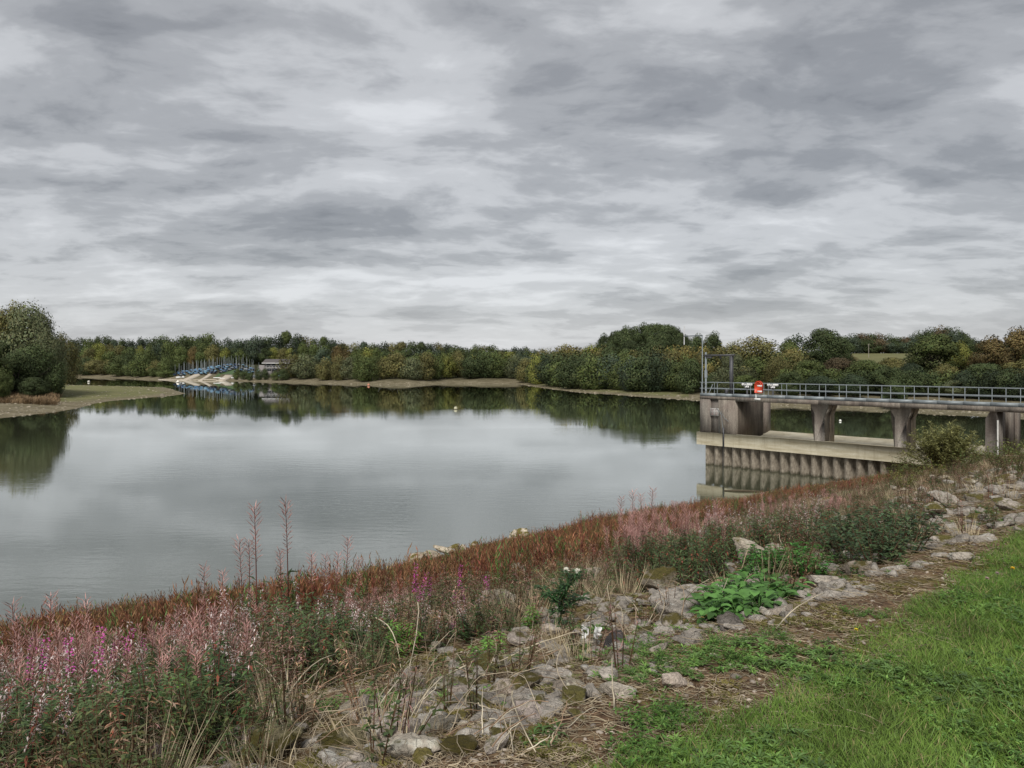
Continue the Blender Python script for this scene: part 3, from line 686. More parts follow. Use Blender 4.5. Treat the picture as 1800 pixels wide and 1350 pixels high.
# left bank trees on the spit
for k, px, ty, w, Y, c, lab in [(T_WILL, 52, 541, 108, 190, 'grey', 'tall grey-green willow, rightmost and highest on the spit'), (T_WILL, -6, 545, 110, 196, 'grey', 'tall willow at the left edge of the spit'),
                                (T_WILL, 84, 600, 52, 186, 'green', 'lower willow at the right foot of the tall spit willow'), (T_BIG, 30, 620, 70, 172, 'dark', 'dark shrubby tree under the tall spit willow'), (T_BIG, -20, 606, 90, 165, 'green', 'bright green tree at the left edge under willows'),
                                (T_BIG, 0, 655, 40, 152, 'green', 'small green bush at the left edge'), (T_BIG, 60, 664, 50, 166, 'dark', 'low dark bush at the spit tree foot'), (T_BIG, 92, 656, 36, 178, 'dark', 'low bush at right end of spit trees'),
                                (T_WILL, 112, 592, 52, 330, 'olive', 'tree just behind the spit willow beyond the channel'), (T_BIG, 15, 600, 90, 185, 'dark', 'dark tree filling between the two tall willows'), (T_WILL, 74, 556, 66, 188, 'grey', 'rounded willow shoulder right of the highest spit willow'), (T_WILL, 84, 584, 50, 184, 'grey', 'willow bulging out on the right side of the spit trees'), (T_WILL, 25, 541, 80, 194, 'olive', 'tall willow between the highest spit willow and the left edge'), (T_WILL, 60, 610, 90, 178, 'dark', 'broad dark willow base under the spit willows')]:
    tree(k, px, ty, w, Y, c, lab)

# ------------------------------------------------------------------ sailing club
def hipbox(mb, x0, x1, y0, y1, z0, z1): mb.box((x0, y0, z0), (x1, y1, z1))
def build_club():
    Y = 402; x = (489 - 900) / FPX * Y; gz = H(x, Y)
    e = empty('clubhouse', (x, Y, gz)); tag(e, 'two-storey clubhouse with dark roof and pale walls among the trees', 'building')
    zs = EYE - (656 - HOR) / FPX * Y - gz
    w = MB(); w.box((-6, -3, -1), (6.5, 6, zs + 5.6)); w.box((-9.5, -1, -1), (-6, 5, zs + 4.2)); w.box((-4.2, -6, -1), (-1.5, -3, zs + 2.6)); w.box((-1.5, -5, -1), (1.5, -3, zs + 2.6)); w.build('wall', m_plain('render_wall', (.2, .185, .18), .8), e)
    r_ = MB()
    r_.add([(-7, -4.6, zs + 5.3), (7.5, -4.6, zs + 5.3), (7.5, 1.5, zs + 7.3), (-7, 1.5, zs + 7.3), (7.5, 7, zs + 5.5), (-7, 7, zs + 5.5), (-7, -4.6, zs + 5.0), (7.5, -4.6, zs + 5.0)], [(0, 1, 2, 3), (3, 2, 4, 5), (6, 7, 1, 0)])
    r_.build('roof', m_plain('slate_roof', (.09, .08, .078), .8), e)
    f = MB(); f.box((-7, -4.68, zs + 5.0), (7.5, -4.6, zs + 5.3)); f.box((-4.4, -6.4, zs + 2.6), (7, -3.05, zs + 2.75)); f.build('fascia', WHITE, e)
    for i in range(4):
        q = MB(); q.box((-5 + i * 2.8, -3.05, zs + 3.3), (-3.2 + i * 2.8, -3.0, zs + 4.7)); q.build('window', m_plain('window_glass', (.03, .035, .04), .15), e)
    for i in range(2):
        q = MB(); q.box((-3.8 + i * 2.6, -6.05, zs + 1.2), (-1.8 + i * 2.6, -6.0, zs + 2.2)); q.build('window', m_plain('window_glass', (.03, .035, .04), .15), e)
    b = MB()
    for i in range(8): b.box((-4.3 + i * 1.6, -6.35, zs + 2.75), (-4.22 + i * 1.6, -6.28, zs + 3.7))
    b.box((-4.4, -6.38, zs + 3.7), (7, -6.3, zs + 3.78)); b.build('balcony_rail', WHITE, e)
    d = MB(); d.box((3, -3.06, zs), (5, -3.0, zs + 2.2)); d.build('door', m_plain('club_door', (.1, .12, .2), .5), e)
build_club()
def dinghy_proto(cov, hullc):
    h = MB(); n = 9; V = []
    for i in range(n):
        u = i / (n - 1); wd = .75 * (math.sin(min(1, .35 + u * .9) * math.pi * .75) if u < .6 else max(.02, 1 - ((u - .6) / .4) ** 2) * .93)
        x = -2.1 + u * 4.2
        V += [(x, -wd, .75 + .12 * u), (x, -wd * .7, .35 + .12 * u * u), (x, 0, .22 + .2 * u * u), (x, wd * .7, .35 + .12 * u * u), (x, wd, .75 + .12 * u)]
    F = [(i * 5 + j, (i + 1) * 5 + j, (i + 1) * 5 + j + 1, i * 5 + j + 1) for i in range(n - 1) for j in range(4)]
    h.add(V, F); hull = h.build('hull', hullc, None, True, False)
    c = MB(); V = []
    for i in range(n):
        u = i / (n - 1); wd = .8 * (math.sin(min(1, .35 + u * .9) * math.pi * .75) if u < .6 else max(.02, 1 - ((u - .6) / .4) ** 2) * .93); x = -2.15 + u * 4.25
        pk = .45 * math.sin(math.pi * min(1, u * 1.15 + .1))
        V += [(x, -wd - .03, .6 + .12 * u), (x, -wd * .95, .84 + .12 * u), (x, 0, .9 + pk), (x, wd * .95, .84 + .12 * u), (x, wd + .03, .6 + .12 * u)]
    c.add(V, F); cover = c.build('cover', cov, None, True, False)
    m = MB(); m.tube([(.5, 0, .8), (.5, 0, 6.3)], [.05, .035], 5); m.tube([(.5, 0, 1.35), (-1.9, 0, 1.25)], .05, 5); mast = m.build('mast', m_plain('mast_alloy', (.36, .40, .40), .4, .4), None, False, False)
    t = MB(); t.box((-1.2, -.6, .18), (1.2, .6, .3)); t.tube([(0, -.75, .2), (0, -.65, .2)], .2, 8); t.tube([(0, .65, .2), (0, .75, .2)], .2, 8); t.tube([(1.2, 0, .25), (2.3, 0, .3)], .04, 5)
    tr = t.build('trolley', DSTEEL, None, False, False)
    return proto('sailing_dinghy', [hull, cover, mast, tr])
hw = m_plain('hull_white', (.55, .56, .56), .3)
dps = [(dinghy_proto(m_plain('cover_blue', (.08, .18, .31), .6), hw), 'blue'), (dinghy_proto(m_plain('cover_light', (.16, .32, .44), .6), hw), 'light blue'), (dinghy_proto(m_plain('cover_grey', (.2, .22, .25), .7), hw), 'grey'), (dinghy_proto(m_plain('cover_navy', (.03, .06, .14), .6), hw), 'navy')]
rb = random.Random(3)
for row in range(5):
    n = 17
    for i in range(n):
        px = 282 + row * 16 + i * (150 - row * 9) / n + rb.uniform(-2, 2)
        Y = shoreY(px) + 24 + row * 7 + rb.uniform(-1, 1)
        if row == 0 and px > 405: continue
        x = (px - 900) / FPX * Y; j = rb.choices([0, 1, 2, 3], [5, 4, 2, 2])[0]
        e = place(dps[j][0], (x, Y, H(x, Y) - .05), R(90) + rb.uniform(-.5, .5), (1, 1, rb.uniform(.85, 1.12)))
        tag(e, f'dinghy under {dps[j][1]} cover parked on the club shore', 'sailing dinghy', 'dinghies parked at the sailing club, ' + dps[j][1] + ' covers')
for px in (434, 441, 447, 452, 459, 501, 505, 497, 493):
    Y = shoreY(px) + 24 + rb.uniform(-3, 8); x = (px - 900) / FPX * Y; j = 1 if px > 490 else 2
    e = place(dps[j][0], (x, Y, H(x, Y) - .05), rb.uniform(0, 3)); tag(e, f'{dps[j][1]} covered dinghy standing beside the clubhouse', 'sailing dinghy', f'dinghies beside the clubhouse, {dps[j][1]} covers')
def strip(name, pts, wid, mat, label, cat, th=.14, nx=None):
    """slab following the ground between image points (px, Y)"""
    L = []; 
    for px, Y in pts: L.append(((px - 900) / FPX * Y, Y))
    L = np.array(L); q = []
    for i in range(len(L) - 1):
        for u in np.linspace(0, 1, 8, endpoint=(i == len(L) - 2)): q.append(L[i] * (1 - u) + L[i + 1] * u)
    q = np.array(q); d = np.gradient(q, axis=0); d /= np.linalg.norm(d, axis=1)[:, None]; nrm = np.stack([-d[:, 1], d[:, 0]], 1)
    V = []
    for a, n_ in zip(q, nrm):
        l, r2 = a - n_ * wid / 2, a + n_ * wid / 2; z = max(float(H(a[0], a[1])), -.1) + .25
        V += [(l[0], l[1], z), (r2[0], r2[1], z), (r2[0], r2[1], z - .6), (l[0], l[1], z - .6)]
    n = len(q); F = [(i * 4 + j, (i + 1) * 4 + j, (i + 1) * 4 + (j + 1) % 4, i * 4 + (j + 1) % 4) for i in range(n - 1) for j in range(4)] + [(0, 1, 2, 3), (4 * n - 1, 4 * n - 2, 4 * n - 3, 4 * n - 4)]
    mb = MB(); mb.add(V, F); o = mb.build(name, mat); tag(o, label, cat); return o
SLIP = m_plain('slip_concrete', (.40, .35, .28), .9, 0, .15, .6)
strip('slipway', [(322, 407), (352, 430)], 4.5, SLIP, 'pale concrete slipway below the parked dinghies, nearer the long hard', 'slipway')
strip('slipway', [(352, 403), (372, 426)], 2.2, SLIP, 'narrow pale slipway between the two broad ones', 'slipway')
strip('slipway', [(388, 400), (404, 418)], 4.5, SLIP, 'pale concrete slipway beside the white pontoon', 'slipway')
strip('landing_hard', [(280, 433), (330, 410), (385, 402)], 1.6, SLIP, 'long pale landing hard along the water below the dinghies', 'landing hard')
strip('retaining_wall', [(420, 402), (480, 399)], .8, m_plain('shore_wall', (.22, .2, .16), .9), 'low grey-brown wall above the beach before the clubhouse', 'wall')
for i, (px, ty, w, dY) in enumerate(((417, 649, 14, 9), (429, 650, 14, 10), (440, 653, 12, 6), (455, 649, 13, 11), (466, 648, 14, 11), (483, 652, 13, 7), (498, 649, 20, 10), (270, 646, 26, 14), (292, 650, 30, 13))):
    tree(T_BUSH, px, ty, w, shoreY(px) + dY, rr.choice(['dark', 'green', 'deep']), 'small round bush on the bank before the clubhouse' if px > 350 else 'low bush at the left end of the landing hard', 'bush', 'small bushes before the clubhouse' if px > 350 else 'low bushes left of the landing hard')
strip('pontoon', [(376, 411), (396, 408)], 1.0, WHITE, 'white pontoon lying on the beach above the slipways', 'pontoon')
# club lawn
Yl = 425; mb = MB()
V = []; 
for px, Y in ((376, 412), (412, 414), (420, 432), (392, 436)):
    x = (px - 900) / FPX * Y; V.append((x, Y, H(x, Y) + .12))
mb.add(V, [(0, 1, 2, 3)], (.05, .09, .028)); o = mb.build('lawn', VCOL); tag(o, kind='structure')
for px, py in ((410, 656), (312, 660), (316, 661.5), (322, 659)):
    Y = shoreY(px) + 12; x = (px - 900) / FPX * Y
    b_ = MB(); b_.box((-1.1, -.4, 0.05), (1.1, .4, .6)); b_.box((-.7, -.42, .6), (.5, .42, .95)); o = b_.build('small_boat', WHITE); o.location = (x, Y, H(x, Y)); o.rotation_euler = (0, 0, px * .3)
    tag(o, 'small white boat upturned on the club beach', 'boat', 'small white boats on the club beach')

# buoys
def buoy(px, py, r_, colr, label):
    Y = 10960 / (py - HOR); x = (px - 900) / FPX * Y
    e = empty('buoy', (x, Y, 0)); mb = MB(); n, m = 14, 9; V = []
    for i in range(m):
        a = math.pi * i / (m - 1)
        for j in range(n): V.append((r_ * math.sin(a) * math.cos(j * 6.2832 / n), r_ * math.sin(a) * math.sin(j * 6.2832 / n), r_ * .55 - r_ * math.cos(a)))
    mb.add(V, [(i * n + j, i * n + (j + 1) % n, (i + 1) * n + (j + 1) % n, (i + 1) * n + j) for i in range(m - 1) for j in range(n)])
    mb.build('float', m_plain('buoy_paint', colr, .4), e, True)
    k = MB(); k.tube([(0, 0, r_ * 1.4), (0, 0, r_ * 1.75)], r_ * .18, 8); k.build('cap', DSTEEL, e)
    b2 = MB(); b2.tube([(0, 0, -.1), (0, 0, r_ * .25)], r_ * .99, 14); b2.build('waterline_band', m_plain('buoy_band', (.08, .07, .05), .8), e)
    tag(e, label, 'buoy')
buoy(120, 667.5, .65, (.5, .48, .42), 'white buoy floating left of the spit channel')
buoy(156, 672, .55, (.5, .48, .42), 'small white buoy in the channel behind the spit')
buoy(313, 672.5, .7, (.75, .7, .62), 'white buoy below the club slipways')
buoy(648, 678, .55, (.42, .17, .10), 'orange buoy close to the middle far shore')
buoy(801, 719.5, .33, (.42, .4, .27), 'pale yellow buoy alone in the open water')
buoy(1477, 740.5, .17, (.7, .7, .65), 'tiny white buoy seen between footbridge piers')
mb = MB(); x, y, _ = *wl(1310, 864), 0; mb.tube([(x - 1.3, y + .2, 0.02), (x - .3, y, .05), (x + .6, y - .1, .03), (x + 1.4, y - .2, .0)], [.04, .07, .06, .03], 7)
o = mb.build('driftwood', m_plain('wet_wood', (.06, .045, .025), .8)); tag(o, 'dark driftwood log floating beside the sheet piling', 'log')
def shore_stones():
    r = np.random.default_rng(44); mb = MB()
    a = np.arange(6) * 1.047; V = [(0, 0, .55)] + [(math.cos(q), .8 * math.sin(q), .25 + .1 * (i % 2)) for i, q in enumerate(a)] + [(1.1 * math.cos(q), .9 * math.sin(q), -.2) for q in a]
    mb.add(V, [(0, 1 + i, 1 + (i + 1) % 6) for i in range(6)], (1, 1, 1)); b0 = mb.n - 13
    mb.F4.append(np.array([(b0 + 1 + i, b0 + 7 + i, b0 + 7 + (i + 1) % 6, b0 + 1 + (i + 1) % 6) for i in range(6)]))
    n = 60000; px = r.uniform(-60, 1850, n); y = 100 * (480 / 100) ** r.random(n); x = (px - 900) / FPX * y
    d, ins = polydist(x, y); s_, t_ = st(x, y); sp = (px < 345) & (y < 335)
    keep = (~ins) & (t_ > te(s_)) & (r.random(n) < np.where(sp, .3 * np.exp(-d / 14) + .03, .7 * np.exp(-d / 5))) & (d < 60)
    x, y = x[keep], y[keep]; m = len(x); v = r.uniform(.6, 1.5, m)[:, None]
    parts = [scatter(mb.arrays(), P3(x, y, -.02), r.uniform(0, 6.28, m), r.uniform(.08, .3, m) * np.where(r.random(m) < .05, 2.2, 1), v * np.array([.22, .19, .14]))]
    V, F, Cc = join(parts); tag(mk('gravel', V, F, STRAW, None, Cc), 'scattered pale stones on the dried-out shore', 'gravel', None, 'stuff')
    g_ = MB()
    for i in range(26):
        a = r.uniform(0, 6.28); leaf(g_, (r.normal(0, .25), r.normal(0, .25), 0), (math.cos(a) * .35, math.sin(a) * .35, 1), (0, 1, .1), r.uniform(.5, 1.1), .09, .3, np.ones(3) * r.uniform(.6, 1.3))
    n = 900; px = r.uniform(-60, 100, n); y = r.uniform(150, 182, n); x = (px - 900) / FPX * y
    V, F, Cc = join([scatter(g_.arrays(), P3(x, y), r.uniform(0, 6.28, n), r.uniform(.7, 1.5, n), r.uniform(.7, 1.2, n)[:, None] * np.array([.26, .18, .10]))]); tag(mk('dry_reeds', V, F, STRAW, None, Cc), 'brown dry grass at the foot of the spit willows', 'grass', None, 'stuff')
# telegraph pole on the field
Y = 500; x = (1527 - 900) / FPX * Y; gz = H(x, Y); mb = MB(); mb.tube([(x, Y, gz), (x, Y, EYE + (HOR - 604) / FPX * Y)], .16, 6); zt = EYE + (HOR - 605) / FPX * Y; mb.box((x - .9, Y - .08, zt - .6), (x + .9, Y + .08, zt - .45))
o = mb.build('telegraph_pole', m_plain('pole_wood', (.2, .18, .15), .9)); tag(o, 'thin telegraph pole standing in the pale hillside field', 'pole')
# ================================================================== near bank
G0 = None
def scat(n, pxr, yr, p=1.0, seed=0):
    """points on the near bank, even across the view, thinning with distance"""
    r = np.random.default_rng(seed); px = r.uniform(*pxr, n); u = r.random(n)
    y = yr[0] * (yr[1] / yr[0]) ** (u ** p)
    x = (px - 900) / FPX * y; s, t = st(x, y)
    return x, y, s, t, px
def put(mask, *a): return [q[mask] for q in a]
def P3(x, y, dz=0.0): return np.stack([x, y, H(x, y) + dz], -1)
G = lambda *c: np.array(c, float)

shore_stones()
# ---- lawn grass: blades with two bends
def blade_tpl(L, Wd, lean):
    V = [(-Wd / 2, 0, 0), (Wd / 2, 0, 0), (Wd * .42, lean * .35, L * .55), (-Wd * .42, lean * .35, L * .55), (Wd * .06, lean, L), (-Wd * .06, lean, L)]
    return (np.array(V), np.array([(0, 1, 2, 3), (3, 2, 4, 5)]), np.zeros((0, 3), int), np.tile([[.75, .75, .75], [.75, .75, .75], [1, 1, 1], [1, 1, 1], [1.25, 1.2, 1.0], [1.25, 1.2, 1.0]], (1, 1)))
def lawn_grass():
    parts = []
    r = np.random.default_rng(3)
    for j, (L, Wd, lean, n) in enumerate(((.032, .0032, .022, 190000), (.045, .0036, .04, 150000), (.026, .0036, .026, 140000), (.075, .0036, .07, 22000))):
        # even on the ground, denser close by
        y = r.uniform(2.2, 30, n * 3) if j == 99 else 2.3 * (22 / 2.3) ** r.random(n * 3)
        t = 2.9 - r.random(n * 3) ** 1.5 * np.where(r.random(n * 3) < .8, 3.4, 7.5)
        x = (y * .761 - t) / .649
        s, t2 = st(x, y); px = 900 + FPX * x / y
        edge = ledge(s, x, y) + r.normal(0, .06, len(x))
        bare = vn(x, y, 3.1, 77) + .5 * vn(x, y, 8, 78)
        keep = (t2 < edge) & (px > 300) & (px < 3200) & (s > -1.5) & (bare > -1.0 + r.normal(0, .1, len(x)))
        idx = np.where(keep)[0][:n]; x, y = x[idx], y[idx]; m = len(x)
        cl = vn(x, y, 5, 40); a = cl * 2.6 + r.normal(0, 1.3, m)
        tall = np.clip(.85 + .4 * vn(x, y, 2.6, 41), .5, 1.6)
        h = vn(x, y, 1.6, 42)[:, None] * .5 + .5
        tint = (1 - h) * G(.092, .180, .030) + h * G(.155, .240, .048)
        tint = tint * r.uniform(.65, 1.35, m)[:, None]
        dry = r.random(m) < .06 + .10 * (vn(x, y, 4.2, 45) > .35); tint[dry] = G(.34, .29, .14) * r.uniform(.6, 1.1, dry.sum())[:, None]
        wd = np.clip(y / 5, 1, 3)
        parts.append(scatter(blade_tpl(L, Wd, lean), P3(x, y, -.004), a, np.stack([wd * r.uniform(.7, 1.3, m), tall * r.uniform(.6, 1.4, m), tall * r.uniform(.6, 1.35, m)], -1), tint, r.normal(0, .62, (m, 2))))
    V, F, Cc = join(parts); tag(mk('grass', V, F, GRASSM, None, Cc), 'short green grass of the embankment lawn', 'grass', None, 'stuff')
lawn_grass()

# ---- low weeds
def rosette(seed, n, L, Wd, rise, col, bend=.3, var=.3):
    r = np.random.default_rng(seed); mb = MB()
    for i in range(n):
        a = i * 2.4 + r.uniform(-.4, .4); e = rise * r.uniform(.4, 1.3)
        d = (math.cos(a), math.sin(a), e); l = L * r.uniform(.6, 1.2)
        leaf(mb, (math.cos(a) * L * .08, math.sin(a) * L * .08, .005 + r.uniform(0, .02)), d, (0, 0, 1), l, Wd * r.uniform(.7, 1.2), bend, np.array(col) * r.uniform(1 - var, 1 + var))
    return mb.arrays()
def dock_tpl(seed):
    r = np.random.default_rng(seed); mb = MB()
    for i in range(30):
        a = r.uniform(0, 6.28); q = .02 + .12 * r.random(); b = np.array([math.cos(a) * q, math.sin(a) * q, r.uniform(.02, .10)]); a += r.normal(0, .5)
        d = unit((math.cos(a), math.sin(a), r.uniform(-.1, .7))); sd = unit(np.cross(d, (0, 0, 1))); nn = np.cross(sd, d); L_ = r.uniform(.045, .09); W_ = L_ * r.uniform(.28, .4)
        c = G(.075, .165, .04) * r.uniform(.6, 1.4); V = []
        for u, w in ((0, .15), (.2, .8), (.45, 1), (.7, .85), (.9, .45), (1, .05)):
            m_ = b + d * L_ * u - nn * L_ * .35 * u * u; V += [m_ + sd * W_ * w + nn * W_ * .35 * w, m_, m_ - sd * W_ * w + nn * W_ * .35 * w]
        mb.add(V, [(3 * k + j, 3 * k + j + 1, 3 * k + j + 4, 3 * k + j + 3) for k in range(5) for j in (0, 1)], c)
        mb.tube([(0, 0, 0), b], .003, 3, c * .8, False)
    return mb.arrays()
def herb_tpl(seed, n, hgt, spread, L, Wd, col, up=.5, stem=True, stemc=(.12, .07, .04)):
    """leafy clump: leaves set along several stems"""
    r = np.random.default_rng(seed); mb = MB(); ns = max(2, n // 14)
    for k in range(ns):
        a = r.uniform(0, 6.28); q = spread * math.sqrt(r.random()); tx, ty = math.cos(a) * q, math.sin(a) * q; hh = hgt * r.uniform(.55, 1.05)
        bx, by = tx * .35, ty * .35
        if stem: mb.tube([(bx, by, 0), ((bx + tx) / 2, (by + ty) / 2, hh * .5), (tx, ty, hh)], [.004, .003, .001], 3, stemc, False)
        for i in range(n // ns):
            u = r.uniform(.12, 1); p = (bx + (tx - bx) * u, by + (ty - by) * u, hh * u); b = r.uniform(0, 6.28)
            leaf(mb, p, (math.cos(b), math.sin(b), up * r.uniform(-.4, 1.3)), (0, 0, 1), L * r.uniform(.6, 1.25), Wd * r.uniform(.7, 1.2), .3, np.array(col) * r.uniform(.6, 1.4) * np.array([r.uniform(.85, 1.25), 1, r.uniform(.8, 1.1)]))
    return mb.arrays()

# ---- rust-red sorrel band and mixed undergrowth
def sorrel_tpl(seed, k=9, hh=.52, seg=8):
    r = np.random.default_rng(seed); mb = MB()
    for i in range(k):
        bx, by = r.normal(0, .07, 2); lx, ly = r.normal(0, .09, 2); h = hh * r.uniform(.6, 1.15); c = G(.20, .072, .042) * r.uniform(.5, 1.5) * np.array([1, r.uniform(.7, 1.5), 1])
        p0 = G(bx, by, 0); p1 = G(bx + lx, by + ly, h)
        leaf(mb, p0, p1 - p0, (0, 1, .1), h, .010, 0, c * .8)
        leaf(mb, p0, p1 - p0, (1, 0, .1), h, .010, 0, c * .8)
        for j in range(seg):
            u = .35 + .62 * j / seg; a = r.uniform(0, 6.28)
            leaf(mb, p0 + (p1 - p0) * u, (math.cos(a) * .5, math.sin(a) * .5, 1), (0, 1, .1) if j % 2 else (1, 0, .1), .075 * r.uniform(.5, 1.3), .011, 0, c * r.uniform(.6, 1.5))
    return mb.arrays()
SOR = [sorrel_tpl(i) for i in range(5)]
def tmin(px): return np.interp(px, [-200, 0, 300, 600, 830, 1000, 1100, 1250, 1400, 1600, 1800], [9, 9, 9.2, 9.6, 9.4, 10.2, 11, 13, 14, 17, 40])
def sorrel_band():
    parts = []
    r = np.random.default_rng(8)
    for i in range(5):
        x, y, s, t, px = scat(7500, (-260, 1720), (7, 62), .62, 100 + i)
        e = te(s) - .15 - .5 * (vn(x, y, .9, 61) + 1)
        gapn = vn(x, y, .45, 62) + .4 * vn(x, y, 1.7, 63)
        t0 = tmin(px) - 2 + 2.4 * vn(x, y, .4, 64)
        prob = np.clip((t - t0) / 3.0, 0, 1) * np.clip((gapn + .62) * 2.2, .06, 1)
        keep = (t < e) & (r.random(len(x)) < prob)
        x, y, t, px = x[keep], y[keep], t[keep], px[keep]; m = len(x)
        h = np.clip(vn(x, y, .6, 65) * .6 + .5, 0, 1)[:, None]
        tint = (1 - h) * G(.95, .85, .95) + h * G(.72, 1.05, 1.05)
        gr = r.random(m) < .10 + .12 * (vn(x, y, .35, 66) > .25); tint[gr] = G(.42, 1.6, 1.0)
        sc = np.interp(px, [0, 1100, 1300, 1600], [1, 1, .7, .6]) * r.uniform(.45, 1.25, m) * np.where(px < 1080, np.clip((te(x * .761 + y * .649) - t) / 7, .34, 1), 1) * np.clip(1 + .45 * vn(x, y, 1.3, 67), .5, 1.5)
        parts.append(scatter(SOR[i], P3(x, y, -.02), r.uniform(0, 6.28, m), np.stack([1.25 * np.clip(y / 16, 1, 2.2), 1.25 * np.clip(y / 16, 1, 2.2), sc], -1) if False else np.stack([1.3 * np.ones(m), 1.3 * np.ones(m), sc], -1), tint * r.uniform(.75, 1.3, m)[:, None]))
    V, F, Cc = join(parts); tag(mk('red_sorrel', V, F, HERB, None, Cc), 'rust-red sorrel growing densely down to the water edge', 'undergrowth', None, 'stuff')
sorrel_band()

def straw_tpl(seed, h, col):
    r = np.random.default_rng(seed); mb = MB()
    for i in range(46):
        a = r.uniform(0, 6.28); q = .08 * math.sqrt(r.random()); l = r.uniform(.1, .75)
        leaf(mb, (math.cos(a) * q, math.sin(a) * q, 0), (math.cos(a) * l, math.sin(a) * l, 1), (0, 1, .1) if i % 2 else (1, 0, .1), h * r.uniform(.4, 1.15), .0042, .25, np.array(col) * r.uniform(.55, 1.25))
    return mb.arrays()
def undergrowth():
    """mixed low green and brown plants between the rocks and the sorrel"""
    T = [herb_tpl(1, 90, .34, .22, .05, .017, (.05, .085, .03)), herb_tpl(2, 90, .30, .24, .04, .018, (.075, .105, .04)), herb_tpl(3, 80, .42, .16, .06, .012, (.09, .10, .045)),
         herb_tpl(4, 80, .42, .18, .045, .008, (.24, .165, .11)), straw_tpl(5, .33, (.38, .31, .20)), straw_tpl(8, .24, (.42, .35, .23)), herb_tpl(6, 90, .16, .2, .04, .018, (.05, .09, .03)), herb_tpl(7, 80, .5, .14, .05, .006, (.30, .19, .17))]
    parts = []; r = np.random.default_rng(9)
    for i, tp in enumerate(T):
        n = 3000
        x, y, s, t, px = scat(n, (-260, 2050), (3.0, 60), .8, 200 + i)
        near0 = np.interp(px, [-200, 200, 400, 520, 700, 900, 1100, 1250, 1450, 1600, 1800, 2100], [.5, 2.4, 3.7, 4.6, 4.6, 4.4, 4.9, 5.2, 4.2, 4.3, 5.5, 6])
        cl = vn(x, y, 1.3, 300 + i) + .5 * vn(x, y, 3.4, 320 + i)
        prob = np.maximum(np.clip((t - near0 + .4 * vn(x, y, 2, 70)) / .9, 0, 1), .08 * (t > 2.9)) * (cl > (.05, -.1, .0, -.05, -.1, -.15, .1, -.1)[i])
        prob = np.where(t > tmin(px) + 1.5, prob * .12, prob) * np.where((px < 430) & (i in (3, 4, 5, 7)), .16, 1)
        keep = (t < te(s) - 1.2) & (r.random(n) < prob)
        # keep the open stony patch in the middle of the bank
        openp = (px > 1060) & (px < 1330) & (t < 5.0) & (r.random(n) < .85); keep &= ~openp
        x, y = x[keep], y[keep]; m = len(x)
        tint = np.clip(vn(x, y, .8, 90 + i)[:, None] * .3 + 1, .6, 1.4) * r.uniform(.75, 1.25, m)[:, None] * np.ones(3)
        parts.append(scatter(tp, P3(x, y, -.02), r.uniform(0, 6.28, m), r.uniform(.6, 1.25, m), tint, r.normal(0, .15, (m, 2))))
    V, F, Cc = join(parts); tag(mk('undergrowth', V, F, HERB, None, Cc), 'mixed low green and brown undergrowth on the bank', 'undergrowth', None, 'stuff')
undergrowth()

# ---- dry straw litter on soil
def litter():
    r = np.random.default_rng(12); parts = []
    def strand(seed, L, n=4):
        q = np.random.default_rng(seed); mb = MB(); p = np.zeros(3); a = 0; pts = [p.copy()]
        for i in range(n):
            a += q.normal(0, .5); p = p + np.array([math.cos(a), math.sin(a), q.normal(0, .12)]) * L / n; p[2] = max(p[2], 0); pts.append(p.copy())
        mb.tube(pts, [.0022] * (n) + [.0012], 3, (1, 1, 1), False); return mb.arrays()
    for i in range(8):
        L = (.05, .09, .14, .2, .3, .45, .08, .12)[i]; n = (16000, 15000, 11000, 5000, 2200, 900, 15000, 10000)[i]
        x, y, s, t, px = scat(n, (-200, 2100), (2.6, 40), 1.3, 400 + i)
        keep = (t > ledge(s, x, y) - .25) & (t < te(s)) & (r.random(n) < np.where(t < 2.5, .75, 1.0) * np.where(t > 9, .4, 1))
        x, y = x[keep], y[keep]; m = len(x); c = r.random(m)[:, None]
        tint = (1 - c) * G(.20, .14, .085) + c * G(.46, .39, .27)
        sc = np.stack([np.ones(m), np.ones(m) * 1, np.ones(m)], -1) * np.clip(y / 6, .8, 2)[:, None] ** .5
        parts.append(scatter(strand(i, L), P3(x, y, .004), r.uniform(0, 6.28, m), sc, tint * r.uniform(.6, 1.2, m)[:, None], None))
    V, F, Cc = join(parts); tag(mk('straw_litter', V, F, STRAW, None, Cc), 'dry straw and stalk litter strewn over brown soil', 'litter', None, 'stuff')
litter()

def pebbles():
    r = np.random.default_rng(46); a = np.arange(6) * 1.047; V = [(0, 0, .6)] + [(math.cos(q), .8 * math.sin(q), .3) for q in a] + [(1.1 * math.cos(q), .9 * math.sin(q), -.3) for q in a]
    tp = (np.array(V), np.array([(1 + i, 7 + i, 7 + (i + 1) % 6, 1 + (i + 1) % 6) for i in range(6)]), np.array([(0, 1 + i, 1 + (i + 1) % 6) for i in range(6)]), np.ones((13, 3)))
    n = 9000; x, y, s, t, px = scat(n, (-200, 2100), (2.6, 20), 1.2, 470)
    keep = (t > ledge(s, x, y)) & (t < 6) & (vn(x, y, 2.7, 48) > -.2); x, y = x[keep], y[keep]; m = len(x)
    V, F, Cc = join([scatter(tp, P3(x, y, .0), r.uniform(0, 6.28, m), (r.uniform(.004, .016, m) * np.where(r.random(m) < .06, 2.2, 1))[:, None] * r.uniform(.6, 1.3, (m, 3)), r.uniform(.5, 1.3, m)[:, None] * G(.34, .29, .24))])
    tag(mk('pebbles', V, F, STRAW, None, Cc), 'small broken stones lying in the dirt strip', 'pebbles', None, 'stuff')
pebbles()
